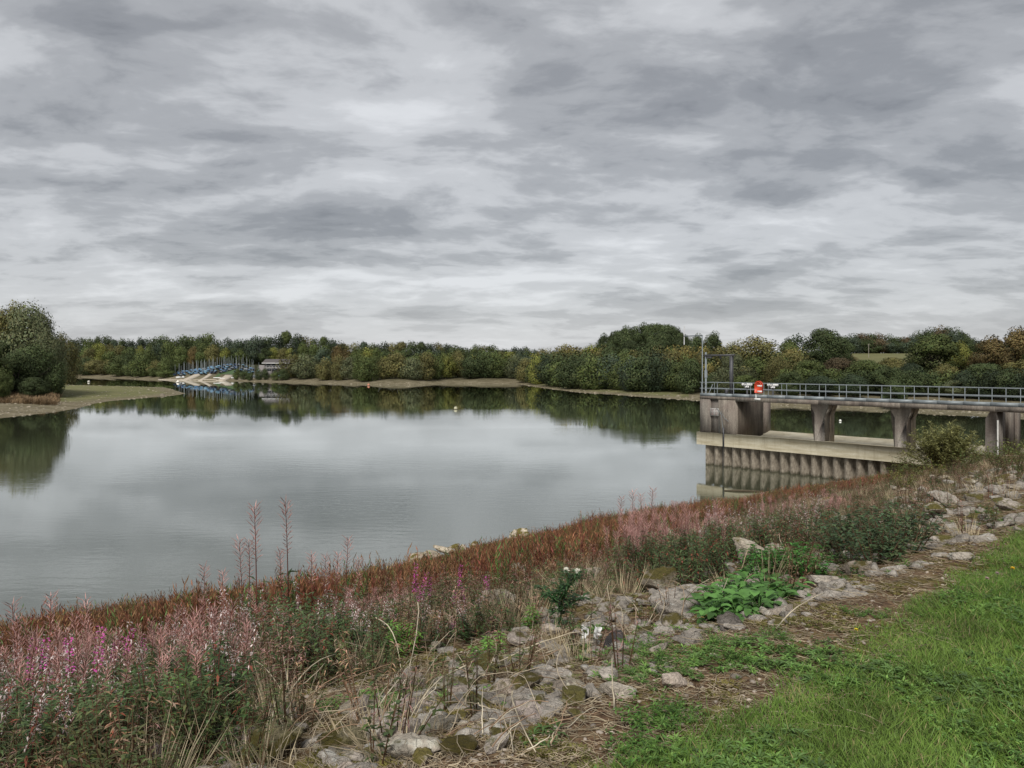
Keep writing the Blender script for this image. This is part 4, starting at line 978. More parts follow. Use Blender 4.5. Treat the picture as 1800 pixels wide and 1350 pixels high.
# ---- moss and small weeds on the dirt strip
def moss():
    r = np.random.default_rng(13); parts = []
    mb = MB()
    for i in range(26):
        a, e = r.uniform(0, 6.28), r.uniform(.3, 1.3); q = .03 * math.sqrt(r.random())
        leaf(mb, (math.cos(a) * q, math.sin(a) * q, 0), (math.cos(a), math.sin(a), e), (0, 0, 1), .02 * r.uniform(.6, 1.3), .007, .3, np.ones(3) * r.uniform(.6, 1.4))
    tp = mb.arrays(); n = 26000
    x, y, s, t, px = scat(n, (-200, 2100), (2.6, 14), 1.2, 500)
    mk_ = vn(x, y, 2.4, 81) + .6 * vn(x, y, 7, 82); keep = (t > 2.0) & (t < 9) & (mk_ > .12)
    x, y = x[keep], y[keep]; m = len(x); c = np.clip(vn(x, y, 2, 83) * .7 + .5, 0, 1)[:, None]
    tint = (1 - c) * G(.15, .115, .035) + c * G(.085, .10, .03)
    parts.append(scatter(tp, P3(x, y, -.003), r.uniform(0, 6.28, m), r.uniform(.6, 1.5, m), tint * r.uniform(.7, 1.3, m)[:, None]))
    V, F, Cc = join(parts); tag(mk('moss', V, F, HERB, None, Cc), 'olive brown moss creeping over soil between the stones', 'moss', None, 'stuff')
    parts = []
    T = [rosette(1, 14, .032, .013, .6, (.11, .20, .05)), rosette(2, 16, .035, .008, .9, (.13, .22, .055)), rosette(3, 9, .05, .014, .5, (.10, .17, .05)), herb_tpl(31, 50, .05, .07, .018, .008, (.11, .20, .05), .7, False)]
    for i, tp in enumerate(T):
        n = 9000; x, y, s, t, px = scat(n, (-200, 2200), (2.6, 22), 1.1, 600 + i)
        c1 = vn(x, y, 1.9, 85) + .7 * vn(x, y, 5, 86 + i)
        keep = (t > -1.2) & (t < 4.4) & ((c1 > .42) | ((t < 1.9) & (c1 > .1) & (r.random(n) < .5)))
        x, y = x[keep], y[keep]; m = len(x)
        parts.append(scatter(tp, P3(x, y, .0), r.uniform(0, 6.28, m), r.uniform(.5, 1.3, m), r.uniform(.6, 1.4, m)[:, None] * np.ones(3)))
    V, F, Cc = join(parts); tag(mk('ground_weeds', V, F, HERB, None, Cc), 'small green weeds creeping over the dirt strip', 'weeds', None, 'stuff')
moss()

# ---- rocks
def rock_mesh(seed, sub=4, raw=False):
    r = np.random.default_rng(seed)
    import bmesh
    bm = bmesh.new(); bmesh.ops.create_icosphere(bm, subdivisions=sub, radius=1.0)
    V = np.array([v.co[:] for v in bm.verts]); F = np.array([[v.index for v in f.verts] for f in bm.faces]); bm.free()
    d = V / np.linalg.norm(V, axis=1)[:, None]; rad = np.full(len(V), 9.0)
    for i in range(10):        # cut by random planes: an angular block
        n = r.normal(size=3); n /= np.linalg.norm(n); off = r.uniform(.36, .88)
        dn = d @ n; rad = np.where(dn > .05, np.minimum(rad, off / np.maximum(dn, .05)), rad)
    rad = np.minimum(rad, 1.15)
    f = lambda fr, sd: sum(np.sin(fr * (1 + .6 * k) * (d @ q[:3]) + q[3]) for k, q in enumerate(np.random.default_rng(sd).normal(0, 1.5, (5, 4)))) / 5
    rad = rad * (1 + .07 * f(2.5, seed) - .10 * np.exp(-(f(4, seed + 50) / .07) ** 2) + .035 * f(13, seed + 90) + .018 * f(29, seed + 91) + .012 * r.normal(size=len(rad)))
    V = d * rad[:, None] * np.array([1, r.uniform(.6, .85), r.uniform(.42, .62)]) * 1.12
    if raw: return (V, np.zeros((0, 4), int), F, np.ones((len(V), 3)))
    return mk('rock', V, [F], ROCK, None, None, True, False)
RK = [rock_mesh(i) for i in range(16)]
def edgeY(px):
    ys = np.geomspace(8, 75, 1500); xs = (px - 900) / FPX * ys; s_, t_ = st(xs, ys); b = np.where(t_ > te(s_) - .25)[0]; return float(ys[b[0]])
def rock(px, py, wpx, label, group=None, tint=(1, 1, 1), j=None, hs=1.0, lift=.0, Y=None):
    # solve the ground point under the image position
    if Y is None:
        ys = np.geomspace(2.5, 70, 1500); xs = (px - 900) / FPX * ys; zl = EYE - (py - HOR) / FPX * ys
        below = np.where(zl < H(xs, ys))[0]; Y = ys[below[0]] if len(below) else 40
    x = (px - 900) / FPX * Y; w = wpx / FPX * Y / 2
    j = random.randrange(16) if j is None else j
    o = RK[j].copy(); C.objects.link(o); o.location = (x, Y, H(x, Y) + w * (.16 + lift)); o.scale = (w, w, w * hs)
    o.rotation_euler = (random.uniform(-.3, .3), random.uniform(-.3, .3), random.uniform(0, 6.28)); o.color = (*tint, 1)
    tag(o, label, 'rock', group); return o
named = [(1195, 1072, 96, 'large grey slab rock beside the broad-leaved dock plants', (1, 1, 1)), (1188, 1110, 60, 'grey angular rock just below the large slab rock', (.95, .9, .9)), (795, 1215, 110, 'big mossy boulder in the middle of the near bank', (1, 1, .95)),
         (708, 1322, 66, 'pale boulder with leaves before it at the bottom edge', (1.1, 1.1, 1.1)), (1072, 1196, 52, 'flat white stone at the edge of the dirt strip', (1.25, 1.25, 1.25)), (1010, 1236, 74, 'long pale stone lying along the dirt strip', (1.1, 1.1, 1.1)),
         (952, 1246, 46, 'small pale stone left of the long pale stone', (1.1, 1.08, 1.05)), (990, 1210, 60, 'brownish stone above the long pale stone', (.85, .8, .75)), (915, 1282, 60, 'rough grey stone among dead stalks near the dirt strip', (.85, .85, .85)),
         (770, 1285, 70, 'dark mossy stone left of the dead stalk heap', (.7, .7, .65)), (590, 1320, 100, 'olive mossed boulder near the bottom edge', (.6, .58, .4)), (460, 1335, 120, 'broad mossy boulder at the bottom left', (.6, .58, .38)), (810, 1325, 80, 'mossy boulder at the bottom beside the pale boulder', (.6, .55, .4)),
         (1085, 1137, 50, 'dark flat slate stone right of the white litter', (.28, .29, .33)), (1290, 1102, 74, 'dark layered stone below the dock plants', (.38, .37, .37)), (1350, 1066, 46, 'pale stone at the right of the dock plants', (1.15, 1.1, 1.1)), (1375, 1080, 60, 'broken pale stone beneath a curved stalk', (1.1, 1.05, 1.0)),
         (1322, 1070, 30, 'small pale stone poking through dock leaves', (1.1, 1.1, 1.1)), (1372, 1022, 34, 'small grey stone behind the dock plants', (.9, .88, .88)), (1210, 1132, 56, 'flat grey stone between two green clumps', (.9, .9, .9)), (1118, 1108, 34, 'small cream stone left of the angular rock', (1.3, 1.25, 1.15)),
         (1452, 1032, 60, 'pale weathered stone with silvery leaves around', (1.1, 1.08, 1.05)), (1475, 1048, 50, 'lower pale stone at the dirt strip edge', (1.1, 1.08, 1.05)), (1510, 1008, 60, 'brownish hollowed stone below the bramble patch', (.8, .76, .72)), (1660, 890, 66, 'large grey rock on the bank near the right', (1, .98, .95)),
         (1700, 905, 44, 'grey rock at the right of the large bank rock', (1, 1, 1)), (1772, 896, 54, 'pale rock at the right edge above the lawn', (1.1, 1.08, 1.08)), (1620, 893, 40, 'cream rock at the left of the large bank rock', (1.2, 1.12, 1.0)), (1735, 915, 50, 'flat rock above the lawn corner at right', (1, 1, 1)),
         (1480, 930, 80, 'pale rough rock beside a red leaved sprig', (1.1, 1.1, 1.1)), (1790, 780, 30, 'pale stone beside the abutment wall', (1.2, 1.2, 1.15)), (1640, 700, 1, '', None),
         (935, 1095, 56, 'pale stone left of the tall thistle', (1.15, 1.12, 1.1)), (918, 1130, 50, 'grey stone below the magenta willowherb', (.95, .9, .9)), (840, 1040, 34, 'white stone behind the magenta willowherb', (1.2, 1.2, 1.15)), (1160, 1145, 44, 'stone in front of the large slab rock', (.9, .88, .85)), (1128, 1118, 44, 'grey stone near the cream stone', (.85, .83, .82)),
         (300, 1222, 90, 'grey rock under the long diagonal stalk', (.9, .9, .9)), (262, 1125, 40, 'cream stone among red plants at left', (1.25, 1.2, 1.1)), (195, 1085, 36, 'grey stone at water edge on the far left', (1, 1, .95)), (250, 1092, 54, 'olive grey boulder among the red sorrel', (.8, .8, .6)),
         (1080, 1165, 60, 'grey stone under the long curved stalk end', (.85, .83, .8)), (925, 1208, 70, 'rock half buried under dead stalks', (.8, .76, .72)), (860, 1180, 60, 'rock below left of the thistle', (.8, .78, .75))]
for n_ in named:
    if n_[4] is None: continue
    rock(n_[0], n_[1], n_[2], n_[3], None, n_[4])
for px, py, w in ((540, 1000, 34), (500, 1010, 40), (600, 1005, 22), (640, 1000, 30), (665, 998, 26), (590, 1018, 34), (530, 1022, 30), (460, 1018, 40), (745, 980, 34), (765, 985, 28), (790, 962, 44), (760, 966, 30), (815, 968, 26), (915, 934, 34), (1072, 915, 26), (1085, 908, 18), (700, 992, 20), (480, 1025, 24), (420, 1040, 24), (1150, 900, 24), (620, 0, 26), (575, 0, 36), (515, 0, 28), (555, 0, 44), (440, 0, 30), (720, 0, 26), (735, 0, 40), (800, 0, 30), (835, 0, 24), (900, 0, 22), (930, 0, 24), (380, 0, 26), (230, 0, 30), (190, 0, 36), (1000, 0, 22), (1110, 0, 26), (1130, 0, 22)):
    rock(px, py + 6, w * 1.15, 'sun-bleached cream stone along the water edge', 'cream stones along the water edge', (1.3, 1.24, 1.1), None, .8, .25, edgeY(px) - rr.uniform(-.2, .7))
for px, py, w in ((830, 985, 34), (870, 980, 22), (950, 1000, 40), (990, 1005, 34), (1075, 978, 30), (1045, 985, 30), (845, 990, 24), (1250, 925, 40), (1180, 935, 26), (700, 1020, 30)):
    rock(px, py + 8, w * 1.2, 'grey stone showing through the red sorrel', 'grey stones in the red sorrel', (1.1, 1.05, .95), None, .9, .3)
rr2 = random.Random(21); cnt = 0
while cnt < 120:
    px = rr2.uniform(60, 1830); y = 3.2 * (30 / 3.2) ** (rr2.random() ** 1.5); x = (px - 900) / FPX * y; s, t = st(x, y)
    lo = 2.45; hi = 5.2 if px > 700 else 4.2
    if not (lo < t < hi): continue
    if t < 2.8 and rr2.random() < .6: continue
    w = rr2.uniform(.07, .17) if rr2.random() < .7 else rr2.uniform(.17, .28)
    v = rr2.uniform(.9, 1.4)
    rock(px, 0, w * FPX / y, 'broken limestone rock in the band along the crest', 'limestone rocks of the stony band', (v, v * rr2.uniform(.93, 1), v * rr2.uniform(.86, 1)), None, 1, 0, y); cnt += 1

def rubble():
    parts = []; r = np.random.default_rng(61)
    for i in range(9):
        n = 520; x, y, s, t, px = scat(n, (350, 1950), (3.2, 32), .9, 900 + i)
        c = vn(x, y, 1.7, 62) + .5 * vn(x, y, 5, 63)
        keep = (t > 2.6) & (t < np.interp(px, [350, 700, 1300, 1800], [4.0, 4.8, 6.0, 8.5])) & (c > -.25) & (r.random(n) < .62); x, y = x[keep], y[keep]; m = len(x)
        w = r.uniform(.03, .12, m) * np.clip(y / 7, .8, 1.9); v = r.uniform(.85, 1.3, m)[:, None] * np.ones(3)
        parts.append(scatter(rock_mesh(200 + i, 3, True), P3(x, y, 0) + np.stack([0 * w, 0 * w, w * .16], -1), r.uniform(0, 6.28, m), w, v, r.normal(0, .3, (m, 2))))
    V, F, Cc = join(parts); tag(mk('rubble', V, F, ROCK, None, Cc, True), 'small broken limestone rubble between the larger rocks', 'rubble', None, 'stuff')
rubble()
cnt = 0
while cnt < 48:
    px = rr2.uniform(1250, 1810); y = rr2.uniform(7, 30); x = (px - 900) / FPX * y; s, t = st(x, y)
    if not (4.2 < t < 10.5): continue
    v = rr2.uniform(.85, 1.3); rock(px, 0, rr2.uniform(.2, .5) * FPX / y, 'pale rock among weeds on the right side of the bank', 'pale rocks, right side of the bank', (v * 1.1, v * 1.07, v), None, 1.0, .25, y); cnt += 1
cnt = 0
while cnt < 26:
    px = rr2.uniform(420, 1250); y = rr2.uniform(7, 16); x = (px - 900) / FPX * y; s, t = st(x, y)
    if not (5 < t < 13): continue
    v = rr2.uniform(.9, 1.3); rock(px, 0, rr2.uniform(.25, .5) * FPX / y, 'pale stone showing between plants in mid bank', 'pale stones between plants, mid bank', (v, v * .97, v * .9), None, 1.2, .5, y); cnt += 1

# ---- willowherb and other tall plants
def curve_pts(h, lean, n=5, seed=0):
    r = np.random.default_rng(seed); a = r.uniform(0, 6.28)
    return [(math.cos(a) * lean * (i / (n - 1)) ** 2, math.sin(a) * lean * (i / (n - 1)) ** 2, h * i / (n - 1)) for i in range(n)]
def interp_pts(pts, u):
    pts = np.asarray(pts); k = u * (len(pts) - 1); i = min(int(k), len(pts) - 2); return pts[i] * (1 - k + i) + pts[i + 1] * (k - i)
def willowherb(seed, head='pods', h=1.0, stems=1, leafc=(.05, .085, .03), leaf_from=.08, leaf_to=.66, nleaf=46, spread=.12):
    r = np.random.default_rng(seed); S = MB(); L = MB(); Hd = MB()
    for k in range(stems):
        hh = h * (1 if k == 0 else r.uniform(.6, .95)); pts = np.array(curve_pts(hh, .02 if stems == 1 else .10, 6, seed * 9 + k)) + np.array([*(r.normal(0, spread, 2) if k else (0, 0)), 0])
        S.tube(pts, np.linspace(.0055, .0016, 6), 4, (.17, .065, .05), False)
        for i in range(nleaf):
            u = leaf_from + (leaf_to - leaf_from) * (i + r.random()) / nleaf; a = i * 2.4 + r.uniform(-.3, .3)
            c = np.array(leafc) * r.uniform(.6, 1.4); 
            if r.random() < .1: c = G(.22, .07, .045) * r.uniform(.6, 1.2)
            leaf(L, interp_pts(pts, u), (math.cos(a), math.sin(a), r.uniform(-.3, .8)), (0, 0, 1), r.uniform(.07, .12) * (1.15 - u * .5), .019, .35, c)
        if head == 'pods':
            for i in range(46):
                u = .62 + .38 * i / 46; a = i * 2.4; up = .5 + 1.1 * (i / 46); c = G(.42, .25, .225) * r.uniform(.6, 1.4)
                if i > 34: up = 1.1; 
                l = r.uniform(.05, .085) * (1.15 if i > 26 else .75)
                b = interp_pts(pts, u); d = (math.cos(a), math.sin(a), up)
                leaf(Hd, b, d, (0, 0, 1), l, .0055, -.1, c); leaf(Hd, b, d, (math.sin(a), -math.cos(a), .2), l, .005, 0, c)
        elif head == 'fluff':
            for i in range(85):
                u = .5 + .48 * r.random(); a = r.uniform(0, 6.28); w = r.random() < .5; c = (G(.55, .47, .45) if w else G(.33, .19, .16)) * r.uniform(.5, 1.2)
                leaf(Hd, interp_pts(pts, u) + r.normal(0, .012, 3), (math.cos(a), math.sin(a), r.uniform(-.8, .9)), (0, 0, 1), r.uniform(.015, .035), .009 if w else .004, .5, c)
        elif head == 'flower':
            for i in range(60):
                u = .6 + .38 * r.random(); a = r.uniform(0, 6.28); c = G(.50, .08, .34) * r.uniform(.6, 1.35)
                leaf(Hd, interp_pts(pts, u) + np.array([math.cos(a), math.sin(a), 0]) * .018, (math.cos(a), math.sin(a), r.uniform(-.3, .6)), (0, 0, 1), r.uniform(.018, .03), .02, .3, c)
            for i in range(24):
                u = .42 + .2 * r.random(); a = r.uniform(0, 6.28); leaf(Hd, interp_pts(pts, u), (math.cos(a), math.sin(a), .8), (0, 0, 1), .06, .005, 0, G(.32, .07, .09))
        elif head == 'dry':
            for i in range(34):
                u = .4 + .6 * r.random(); a = r.uniform(0, 6.28); leaf(Hd, interp_pts(pts, u), (math.cos(a), math.sin(a), r.uniform(-.5, .8)), (0, 0, 1), r.uniform(.03, .07), .006, .6, G(.36, .25, .2) * r.uniform(.5, 1.2))
    parts = [S.build('stem', HERB, None, False, False)]
    if nleaf: parts.append(L.build('foliage', HERB, None, False, False))
    if head: parts.append(Hd.build('blossoms' if head == 'flower' else 'seed_sprays', HERB, None, False, False))
    return proto('willowherb_plant', parts)
WP = [willowherb(i, 'pods', 1, 3) for i in range(4)]
WF = [willowherb(10 + i, 'fluff', 1, 3) for i in range(4)]
WM = [willowherb(20 + i, 'flower', 1, 2) for i in range(3)]
WG = [willowherb(30 + i, '', .8, 5, (.085, .125, .05), .05, 1.0, 60, .10) for i in range(3)]
WL = [willowherb(40 + i, '', .6, 4, (.10, .20, .035), .1, 1.0, 50, .06) for i in range(2)]
WD = [willowherb(50 + i, 'dry', 1, 2, (.2, .13, .07), .05, .5, 12) for i in range(3)]
T1 = [willowherb(60 + i, 'pods', 1, 1, leaf_to=.5, nleaf=26) for i in range(4)]
def solveY(px, py):
    ys = np.geomspace(2.5, 75, 1600); xs = (px - 900) / FPX * ys; zl = EYE - (py - HOR) / FPX * ys
    b = np.where(zl < H(xs, ys))[0]; return float(ys[b[0]]) if len(b) else 30.0
def plant(kind, px, Y, topy=None, h=None, label='', group=None, cat='plant', wide=1.0):
    x = (px - 900) / FPX * Y; z = H(x, Y)
    if h is not None:
        cap = np.interp(px, [-100, 0, 200, 330, 450, 700, 860, 1080, 1270, 1470, 1600, 1800], [1125, 1122, 1112, 1085, 1040, 1045, 1045, 900, 884, 866, 855, 805]) - abs(random.gauss(0, 12 if px > 1000 else 22)) + 8
        h = min(h, max(.25, EYE - (cap - HOR) / FPX * Y - z))
    if h is None: h = EYE - (topy - HOR) / FPX * Y - z
    e = place(random.choice(kind), (x, Y, z - .02), random.uniform(0, 6.28), (wide * max(h, .5) ** .5, wide * max(h, .5) ** .5, h), [(1, 1, 1)] * 3, (random.gauss(0, .05), random.gauss(0, .05)) if kind is not T1 else (random.gauss(0, .015), random.gauss(0, .015)))
    v = random.uniform(.8, 1.25)
    for ch in e.children: ch.color = (v, v, v, 1)
    tag(e, label, cat, group); return e
# ---- a few single spikes that rise over the left thicket
# the tall stalks standing against the water
for px, topy, Y, lab in ((88, 1042, 7.0, 'dark red willowherb spike, highest at the far left'), (155, 1050, 7.2, 'second dark red willowherb spike at the far left'), (30, 1055, 6.5, 'spike with pink tip at the left edge'), (451, 888, 8.5, 'tall willowherb stalk against the water, left of the tallest'), (507, 878, 9.0, 'tallest willowherb stalk with a long bare stem against the water'), (428, 948, 8.5, 'short willowherb spike leaning left of the two tall stalks'),
                         (440, 950, 9.0, 'thin willowherb spike close beside the left tall stalk'), (607, 945, 9.5, 'single willowherb spike standing right of the tall stalks'), (548, 970, 9.2, 'willowherb spike just right of the tallest stalk'), (495, 965, 8.8, 'willowherb spike in front of the tallest stalk'),
                         (570, 975, 9.4, 'willowherb spike between the tallest stalk and the single spike'), (590, 970, 9.4, 'willowherb spike left of the single tall spike'), (632, 980, 9.6, 'low willowherb spike right of the single tall spike'), (358, 992, 8.2, 'willowherb spike at the left of the stalk group'),
                         (386, 1003, 8.2, 'low willowherb spike left of the tall stalks'), (1088, 873, 12.5, 'thin willowherb spike against the water near the footbridge'), (1113, 863, 12.8, 'slim willowherb spike left of the pair near the footbridge'), (1130, 868, 12.6, 'taller willowherb spike of the pair near the footbridge'), (1142, 858, 12.9, 'leaning willowherb spike of the pair near the footbridge'), (1183, 880, 12.6, 'bushy willowherb spike in line with the reflection of the tower')):
    plant(T1, px, Y, topy, None, lab, None, 'willowherb', 1.5)
random.seed(77)
def patch(kind, n, pxr, Yr, hr, label, group, wide=1.0, cond=None):
    c = 0; tries = 0
    while c < n and tries < 4000:
        tries += 1; px = random.uniform(*pxr); Y = random.uniform(*Yr); x = (px - 900) / FPX * Y; s, t = st(x, Y)
        if t < 2.9 or t > te(s) - 1 or (cond and not cond(px, Y, t)): continue
        plant(kind, px, Y, None, random.uniform(*hr), label, group, 'willowherb', wide); c += 1
LF, CT, RT = 'on the left of the bank', 'in the middle of the bank', 'on the right of the bank'
patch(WP, 44, (-120, 400), (4.4, 8.0), (.6, 1.0), 'reddish willowherb gone to pods in the left thicket', 'podded willowherb, left thicket')
patch(WF, 48, (-120, 430), (3.8, 8), (.7, 1.05), 'willowherb with white seed fluff in the left thicket', 'fluffy willowherb, left thicket')
patch(WM, 5, (-30, 260), (5, 8.5), (.85, 1.15), 'willowherb with a few magenta flowers in the left thicket', 'flowering willowherb, left thicket')
patch(WG, 26, (330, 700), (5.6, 8.5), (.6, .95), 'leafy dark green willowherb in front of the tall stalks', 'leafy willowherb, middle left')
patch(WG, 36, (-120, 330), (3.8, 6.0), (.4, .65), 'leafy green willowherb low in the left thicket', 'leafy willowherb, left thicket')
patch(WF, 20, (420, 860), (6.0, 9), (.6, .95), 'pinkish willowherb with seed fluff above the mossy boulder', 'fluffy willowherb, middle')
patch(WP, 18, (420, 760), (7.5, 11), (.7, .95), 'podded willowherb between tall stalks and magenta flowers', 'podded willowherb, middle')
patch(WG, 14, (700, 880), (6.0, 8.5), (.45, .7), 'leafy willowherb below the magenta flowers', 'leafy willowherb, centre')
patch(WP, 24, (1080, 1270), (8.5, 12.5), (.75, 1.0), 'podded willowherb in the bushy patch behind the slab rock', 'podded willowherb, behind the slab rock')
patch(WG, 26, (1090, 1280), (7.8, 10), (.6, .8), 'leafy willowherb in the bushy patch behind the slab rock', 'leafy willowherb, behind the slab rock')
patch(WF, 26, (1230, 1470), (9.5, 14), (.8, 1.1), 'pale fluffy willowherb below the sheet piling', 'fluffy willowherb, below the piling')
patch(WG, 24, (1260, 1460), (8.8, 12), (.55, .85), 'leafy willowherb behind the dock plants', 'leafy willowherb, behind the dock')
patch(WP, 14, (1300, 1480), (11, 17), (.8, 1.05), 'podded willowherb below the sheet piling', 'podded willowherb, below the piling')
patch(WD, 20, (1430, 1800), (12, 26), (.6, 1.0), 'dry brown stalk plant on the bank before the willow shrub', 'dry stalk plants, right of the bank')
patch(WG, 14, (1470, 1800), (11, 24), (.4, .7), 'green leafy plant on the stony bank at the right', 'leafy plants, right of the bank')
for px, py, hh, lab in ((806, 985, .95, 'tallest magenta willowherb, middle of the flowering trio'), (862, 1005, .9, 'magenta willowherb at the right of the flowering trio'), (790, 1035, .8, 'magenta willowherb at the left of the flowering trio'), (822, 1040, .75, 'magenta willowherb in front of the flowering trio'),
                        (788, 1088, .5, 'small pink willowherb below the flowering trio'), (810, 1108, .5, 'smallest pink willowherb lowest below the trio'), (755, 1010, .9, 'pink-topped willowherb left behind the trio'), (722, 985, .9, 'faintly pink willowherb before the cream stones')):
    Y = 7.6 if py < 1060 else 6.6; plant(WM, px, Y, py, None, lab, None, 'willowherb', .8)
for px, Y, h, lab in ((700, 6.0, .42, 'bright green young plant left of the mossy boulder'), (716, 6.2, .36, 'bright green young plant touching the mossy boulder plant'), (240, 4.4, .5, 'yellow-green young plant at the bottom left'), (285, 4.3, .5, 'yellow-green plant right of its twin at the bottom left'), (190, 4.5, .45, 'pale young plant left of the yellow-green pair'), (858, 5.6, .35, 'yellow-green plant below the pink willowherb'), (926, 6.6, .4, 'bright green spray left of the thistle')):
    plant(WL, px, Y, None, h, lab, None, 'plant', 1.25)

# ---- broad-leaved dock patch, bushes and clumps as things of their own
def clump(arrs, name, x, y, rz, sc, label, group=None, cat='plant', mat=HERB):
    V, F4, F3, Cc = arrs
    o = mk(name, V, [F4, F3], mat, None, Cc); o.location = (x, y, H(x, y) - .01); o.rotation_euler = (0, 0, rz); o.scale = (sc,) * 3 if np.isscalar(sc) else sc
    tag(o, label, cat, group); return o
def at_g(px, py): Y = solveY(px, py); return (px - 900) / FPX * Y, Y
for i, (px, py) in enumerate(((1252, 1078), (1275, 1068), (1298, 1078), (1318, 1062), (1340, 1052), (1362, 1062), (1285, 1050), (1310, 1040), (1335, 1075), (1262, 1092), (1300, 1088), (1385, 1048), (1345, 1034), (1270, 1058), (1320, 1028))):
    x, y = at_g(px, py)
    clump(dock_tpl(700 + i), 'dock_plant', x, y, i, random.uniform(1.0, 1.4), 'broad-leaved dock plant in the bright green patch', 'broad-leaved dock plants')
for i, (px, py, w) in enumerate(((1350, 1010, 1), (1378, 1012, 1), (1405, 1012, 1), (1318, 1018, .9), (1425, 1015, .8), (1335, 1000, .9), (1390, 1000, .9))):
    x, y = at_g(px, py); clump(herb_tpl(720 + i, 240, .28, .26, .06, .022, (.055, .15, .035)), 'green_herb', x, y, i, 1.1 * w, 'fresh green bushy herb behind the dock plants', 'fresh green herbs behind the dock')
for i, (px, py, sc, lab) in enumerate(((1135, 1145, .8, 'dark green ferny clump right of the slate stone'), (1178, 1162, .55, 'smaller dark green ferny clump beside the dirt strip'), (1262, 1135, .55, 'green leafy clump below the dark layered stone'), (1150, 1275, .9, 'wide green clump on the dirt strip near the lawn'), (1190, 1262, .6, 'green clump touching the lawn corner'),
                                       (1365, 1120, .5, 'small green clump on the dirt beside the lawn'), (1505, 1080, .5, 'low green clump above the lawn edge'), (1280, 1165, .5, 'low green clump midway on the dirt strip'), (1315, 1160, .45, 'green weeds beside the midway clump'), (1130, 1330, .8, 'green clump at the bottom edge of the dirt strip'), (1730, 905, .7, 'grassy green tuft at the right by the rocks'), (1620, 912, .6, 'green grassy tuft beside the cream rock'), (1545, 1085, .35, 'bright yellow-green tuft at lawn edge'))):
    x, y = at_g(px, py); clump(herb_tpl(740 + i, 600, .12, .24, .034, .010, (.085, .17, .04), .7, False), 'leafy_clump', x, y, i, sc, lab)
for i, (px, py) in enumerate(((1480, 975), (1505, 968), (1530, 978), (1555, 965), (1580, 960), (1500, 990), (1540, 992), (1470, 955), (1520, 950), (1560, 945), (1600, 948), (1585, 975), (1455, 965))):
    x, y = at_g(px, py); clump(herb_tpl(760 + i, 300, .34, .36, .055, .030, (.06, .095, .045), .4), 'bramble', x, y, i, random.uniform(1.0, 1.35), 'bramble bush in the low tangled patch above the dirt strip', 'brambles at the right of the bank')
# thistle
def thistle():
    Y = 6.3; x = (985 - 900) / FPX * Y; z = H(x, Y); h = EYE - (1000 - HOR) / FPX * Y - z
    e = empty('thistle', (x, Y, z)); tag(e, 'tall spiny thistle with two white downy heads in the centre', 'thistle')
    r = np.random.default_rng(5); S = MB(); L = MB(); hd = []
    br = [[(0, 0, 0), (.01, 0, h * .5), (-.02, 0, h * .74)], [(.01, 0, h * .45), (.06, 0, h * .7), (.05, .02, h * .97)], [(.01, 0, h * .5), (.1, .02, h * .78), (.14, .02, h * .95)], [(0, 0, h * .35), (-.08, 0, h * .55), (-.14, .03, h * .66)], [(0, 0, h * .3), (.12, .05, h * .42), (.2, .05, h * .5)]]
    for b in br:
        S.tube(b, [.008, .006, .004], 5, (.10, .14, .05), False)
        for i in range(34):
            u = r.random(); p = interp_pts(b, u); a = r.uniform(0, 6.28); sz = .13 * (1.1 - .6 * p[2] / h)
            leaf(L, p, (math.cos(a), math.sin(a), r.uniform(-.2, .9)), (0, 0, 1), sz, sz * .3, .4, G(.04, .085, .032) * r.uniform(.7, 1.4))
            for q in range(3):
                a2 = a + r.uniform(-.9, .9); leaf(L, np.array(p) + np.array([math.cos(a), math.sin(a), .2]) * sz * .5, (math.cos(a2), math.sin(a2), r.uniform(-.3, .9)), (0, 0, 1), sz * .5, .014, .1, G(.05, .10, .04) * r.uniform(.7, 1.4))
    S.build('stem', HERB, e); L.build('foliage', HERB, e)
    for b in (br[1], br[2]):
        M = MB(); c = np.array(b[-1])
        for i in range(180):
            d = unit(r.normal(size=3)); leaf(M, c + d * .004, d, unit(r.normal(size=3)), .026 * r.uniform(.7, 1.1), .004, 0, (.72, .70, .62))
        M.build('downy_head', HERB, e)
thistle()
# white litter scraps
def scrap(px, py, label, seed):
    x, y = at_g(px, py); r = np.random.default_rng(seed); n = 6; V = []; z0 = H(x, y) + .09
    for i in range(n):
        for j in range(n): V.append((x + (i / 5 - .5) * .05 + .006 * r.normal(), y + .02 * math.sin(i * 1.7 + j) + .01 * r.normal(), z0 + (j / 5 - .5) * .075 + .01 * math.sin(i * 2 + j * 1.3)))
    mb = MB(); mb.add(V, [(i * n + j, (i + 1) * n + j, (i + 1) * n + j + 1, i * n + j + 1) for i in range(n - 1) for j in range(n - 1)]); o = mb.build('paper_scrap', WHITE); tag(o, label, 'litter scrap')
scrap(1028, 1132, 'white crumpled paper scrap right of the thistle', 1); scrap(1050, 1136, 'white paper scrap nearer the slate stone', 2)
